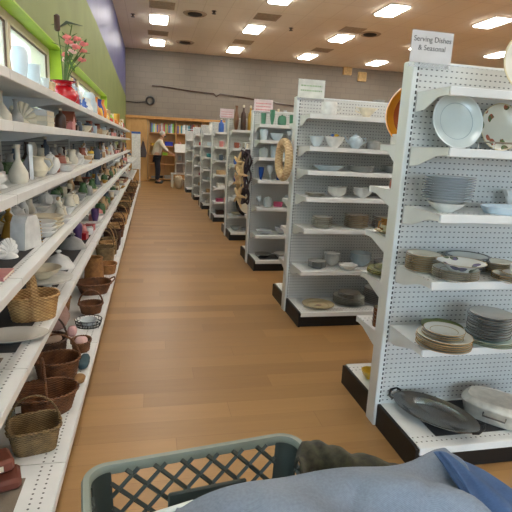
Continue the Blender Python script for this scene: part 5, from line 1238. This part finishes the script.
for x in (-.16, .16):
    for y_ in (.10, -.13):
        link('caster', MB().lathe([(0,-.012),(.03,-.012),(.038,-.008),(.038,.008),(.03,.012),(0,.012)], 20, x, y_, .038, M=Matrix.Rotation(PI/2, 4, 'Y')).tube([(x, y_, .04), (x, y_, .09)], .008, 6).mesh('caster', cm('black')), cart)

# denim draped over the basket
def drape(name, ridge, label, cat, mat, prof, fold=.006, seed=1, nfold=9):
    R = random.Random(seed); m = MB(); vs = []; n = 70; q = len(prof)
    pts = []
    for i in range(n+1):
        t = i/n*(len(ridge)-1); a = min(int(t), len(ridge)-2); f_ = t-a
        p0_ = Vector(ridge[max(a-1, 0)]); p1_ = Vector(ridge[a]); p2_ = Vector(ridge[a+1]); p3_ = Vector(ridge[min(a+2, len(ridge)-1)])
        pts.append(.5*((2*p1_)+(-p0_+p2_)*f_+(2*p0_-5*p1_+4*p2_-p3_)*f_*f_+(-p0_+3*p1_-3*p2_+p3_)*f_**3))
    for i, p in enumerate(pts):
        u = i/n
        for j, (dy, dz) in enumerate(prof):
            w = fold*(math.sin(u*nfold*2*PI+dy*38+seed)+.5*math.sin(u*nfold*4.3+dy*40+2)+.4*math.sin(dy*30+u*7))*min(1, abs(dy)*12+.25)
            if name == 'light_leg':
                for c_, k_, a_ in ((.30, .9, .012), (.62, 1.1, .016), (.80, .8, .009)): w -= a_*math.exp(-((u-c_-dy*k_)/.022)**2)*min(1, max(0, -dy)*14)
            vs.append((p.x+dy*.15, p.y+dy, p.z+dz+w))
    fs = [(i*q+j, (i+1)*q+j, (i+1)*q+j+1, i*q+j+1) for i in range(n) for j in range(q-1)]
    m.add(vs, fs); me = m.mesh(name, mat, 80)
    return me
PR = [(.034,-.06),(.03,-.04),(.022,-.016),(.012,-.004),(0,0),(-.03,.004),(-.07,.003),(-.11,-.004),(-.15,-.016),(-.2,-.035),(-.25,-.06),(-.29,-.085)]
PR2 = []
for a, b in zip(PR, PR[1:]):
    for k in range(3): PR2.append((a[0]+(b[0]-a[0])*k/3, a[1]+(b[1]-a[1])*k/3))
PR2.append(PR[-1])
rid_px = [(176,512),(195,502),(250,487),(300,476),(350,471),(400,463),(440,455),(452,455)]
ridge = [tuple(at(px, py, 2, .905-.0*i)) for i, (px, py) in enumerate(rid_px)]
def denim(name, a, b):
    t = NT(name); o, q = t.obj(); n = t.noise(7, o, 4); tw = t.math('SINE', t.math('MULTIPLY', t.math('ADD', q[0], q[1]), 2200)); f_ = t.noise(220, o, 2)
    v = t.math('ADD', t.math('MULTIPLY', n, .8), t.math('ADD', t.math('MULTIPLY', tw, .06), t.math('MULTIPLY', f_, .3)))
    t.base(t.mix(t.ramp(v, .25, .9), a, b)); t.b.inputs['Roughness'].default_value = .9; t.bump(f_, .3, .001); return t.m
D1 = denim('washed_light_denim', srgb(84,94,108), srgb(140,150,164)); D2 = denim('mid_blue_denim', srgb(42,68,106), srgb(74,102,142))
def solid(me, t=.003):
    o = bpy.data.objects.new('t', me); COL.objects.link(o); md = o.modifiers.new('s', 'SOLIDIFY'); md.thickness = t; md.offset = -1
    dg = bpy.context.evaluated_depsgraph_get(); dg.update(); r = bpy.data.meshes.new_from_object(o.evaluated_get(dg)); bpy.data.objects.remove(o); return r
jeans = link('denim_garment', None, None, (0, 0, 0)); tag(jeans, 'light blue denim garment draped over the grey cart basket, darker hem at right', 'clothing')
link('light_leg', solid(drape('light_leg', ridge, '', '', D1, PR2, .013, 3, 3)), jeans)
rid2 = [tuple(at(px, py, 2, z)) for px, py, z in ((436,453.5,.908),(448,454,.91),(458,458,.907),(480,469,.90),(505,484,.89),(540,508,.875))]
link('dark_hem', solid(drape('dark_hem', rid2, '', '', D2, PR2, .0035, 5, 2), .004), jeans)
m = MB(); pp = [Vector(at(441+k*.1, 455, 2, .912)) for k in range(1)][0]
seam = [(pp.x+dy*.15+.003, pp.y+dy, .911+dz+.002) for dy, dz in PR2[10:]]
link('seam', MB().tube(seam, .003, 6).mesh('seam', D2), jeans)
# dark knitted sweater behind the denim
KN = cloth_mat('green_brown_knit', srgb(16,16,14), srgb(66,64,42), 90, 45)
ksr = [tuple(at(px, py, 2, .86)) for px, py in ((300,462),(306,448),(318,444),(335,449),(355,456),(385,464),(410,472))]
sw = drape('sweater', ksr, '', '', KN, [(.06,-.05),(.052,-.035),(.038,-.018),(.018,-.004),(0,0),(-.015,.0),(-.03,-.01),(-.036,-.02),(-.038,-.03)], .0055, 8, 5)
tag(link('knit_sweater', solid(sw, .006)), 'dark olive knitted sweater heaped behind the denim in the cart', 'clothing')
# white hanger
p1 = at(160, 511, 2, .83); p2 = at(184, 506, 2, .845)
h0 = at(150, 516, 2, .82); h1 = at(192, 503, 2, .855)
tag(link('clothes_hanger', MB().tube([h0, h1, (h1.x+.12, h1.y-.03, .86), (h1.x+.12, h1.y-.06, .86), (h0.x+.02, h0.y-.04, .82), h0], .0045, 8).mesh('hanger', plain('white_plastic', srgb(226,224,216), .35))), 'white plastic clothes hanger poking out under the denim', 'hanger')
# clothes lying inside the basket that carry the denim
soft('clothing_pile', 'dark folded clothing filling the cart basket under the denim', 'clothing', srgb(40,46,54), srgb(64,72,80), (.112, .68, .506), (.12, .085, .13), 301)

# ------------------------------------------------------------------ light
w = bpy.data.worlds.new('world'); scn.world = w; w.use_nodes = True
bg = w.node_tree.nodes['Background']; bg.inputs[0].default_value = (.68, .84, 1.0, 1); bg.inputs[1].default_value = 9.5
for (nm, loc, rot, sx, sy) in (('portal_storefront', ((SX0+SX1)/2, Y0-.12, SZ1/2), (PI/2, 0, 0), SX1-SX0, SZ1), ('portal_added_window', (X0-.2, (EY0+EY1)/2, EZ/2), (0, -PI/2, 0), EZ, EY1-EY0)) + tuple((f'portal_side', (X0-.2, (a+b)/2, (WZ0+WZ1)/2), (0, -PI/2, 0), .8, b-a) for a, b in bays):
    l = bpy.data.lights.new(nm, 'AREA'); l.energy = 1; l.shape = 'RECTANGLE'; l.size = sx; l.size_y = sy; l.cycles.is_portal = True
    o = bpy.data.objects.new(nm, l); COL.objects.link(o); o.location = loc; o.rotation_euler = rot
sun = bpy.data.lights.new('sun', 'SUN'); sun.energy = 5.0; sun.angle = .02; sun.color = (1, .95, .85); so = bpy.data.objects.new('sun', sun); COL.objects.link(so)
so.rotation_euler = (0, math.radians(50), 0)
scn.view_settings.view_transform = 'Standard'; scn.view_settings.look = 'None'; scn.view_settings.exposure = 0.13; scn.view_settings.gamma = 1.0
bad = [(len(o['label'].split()), o['label']) for o in ALL if not 4 <= len(o['label'].split()) <= 16]
print('BADLEN', len(bad), bad[:12])
from collections import Counter
dup_ = [l for l, n in Counter(o['label'] for o in ALL).items() if n > 1]
print('DUPES', len(dup_), dup_[:12])
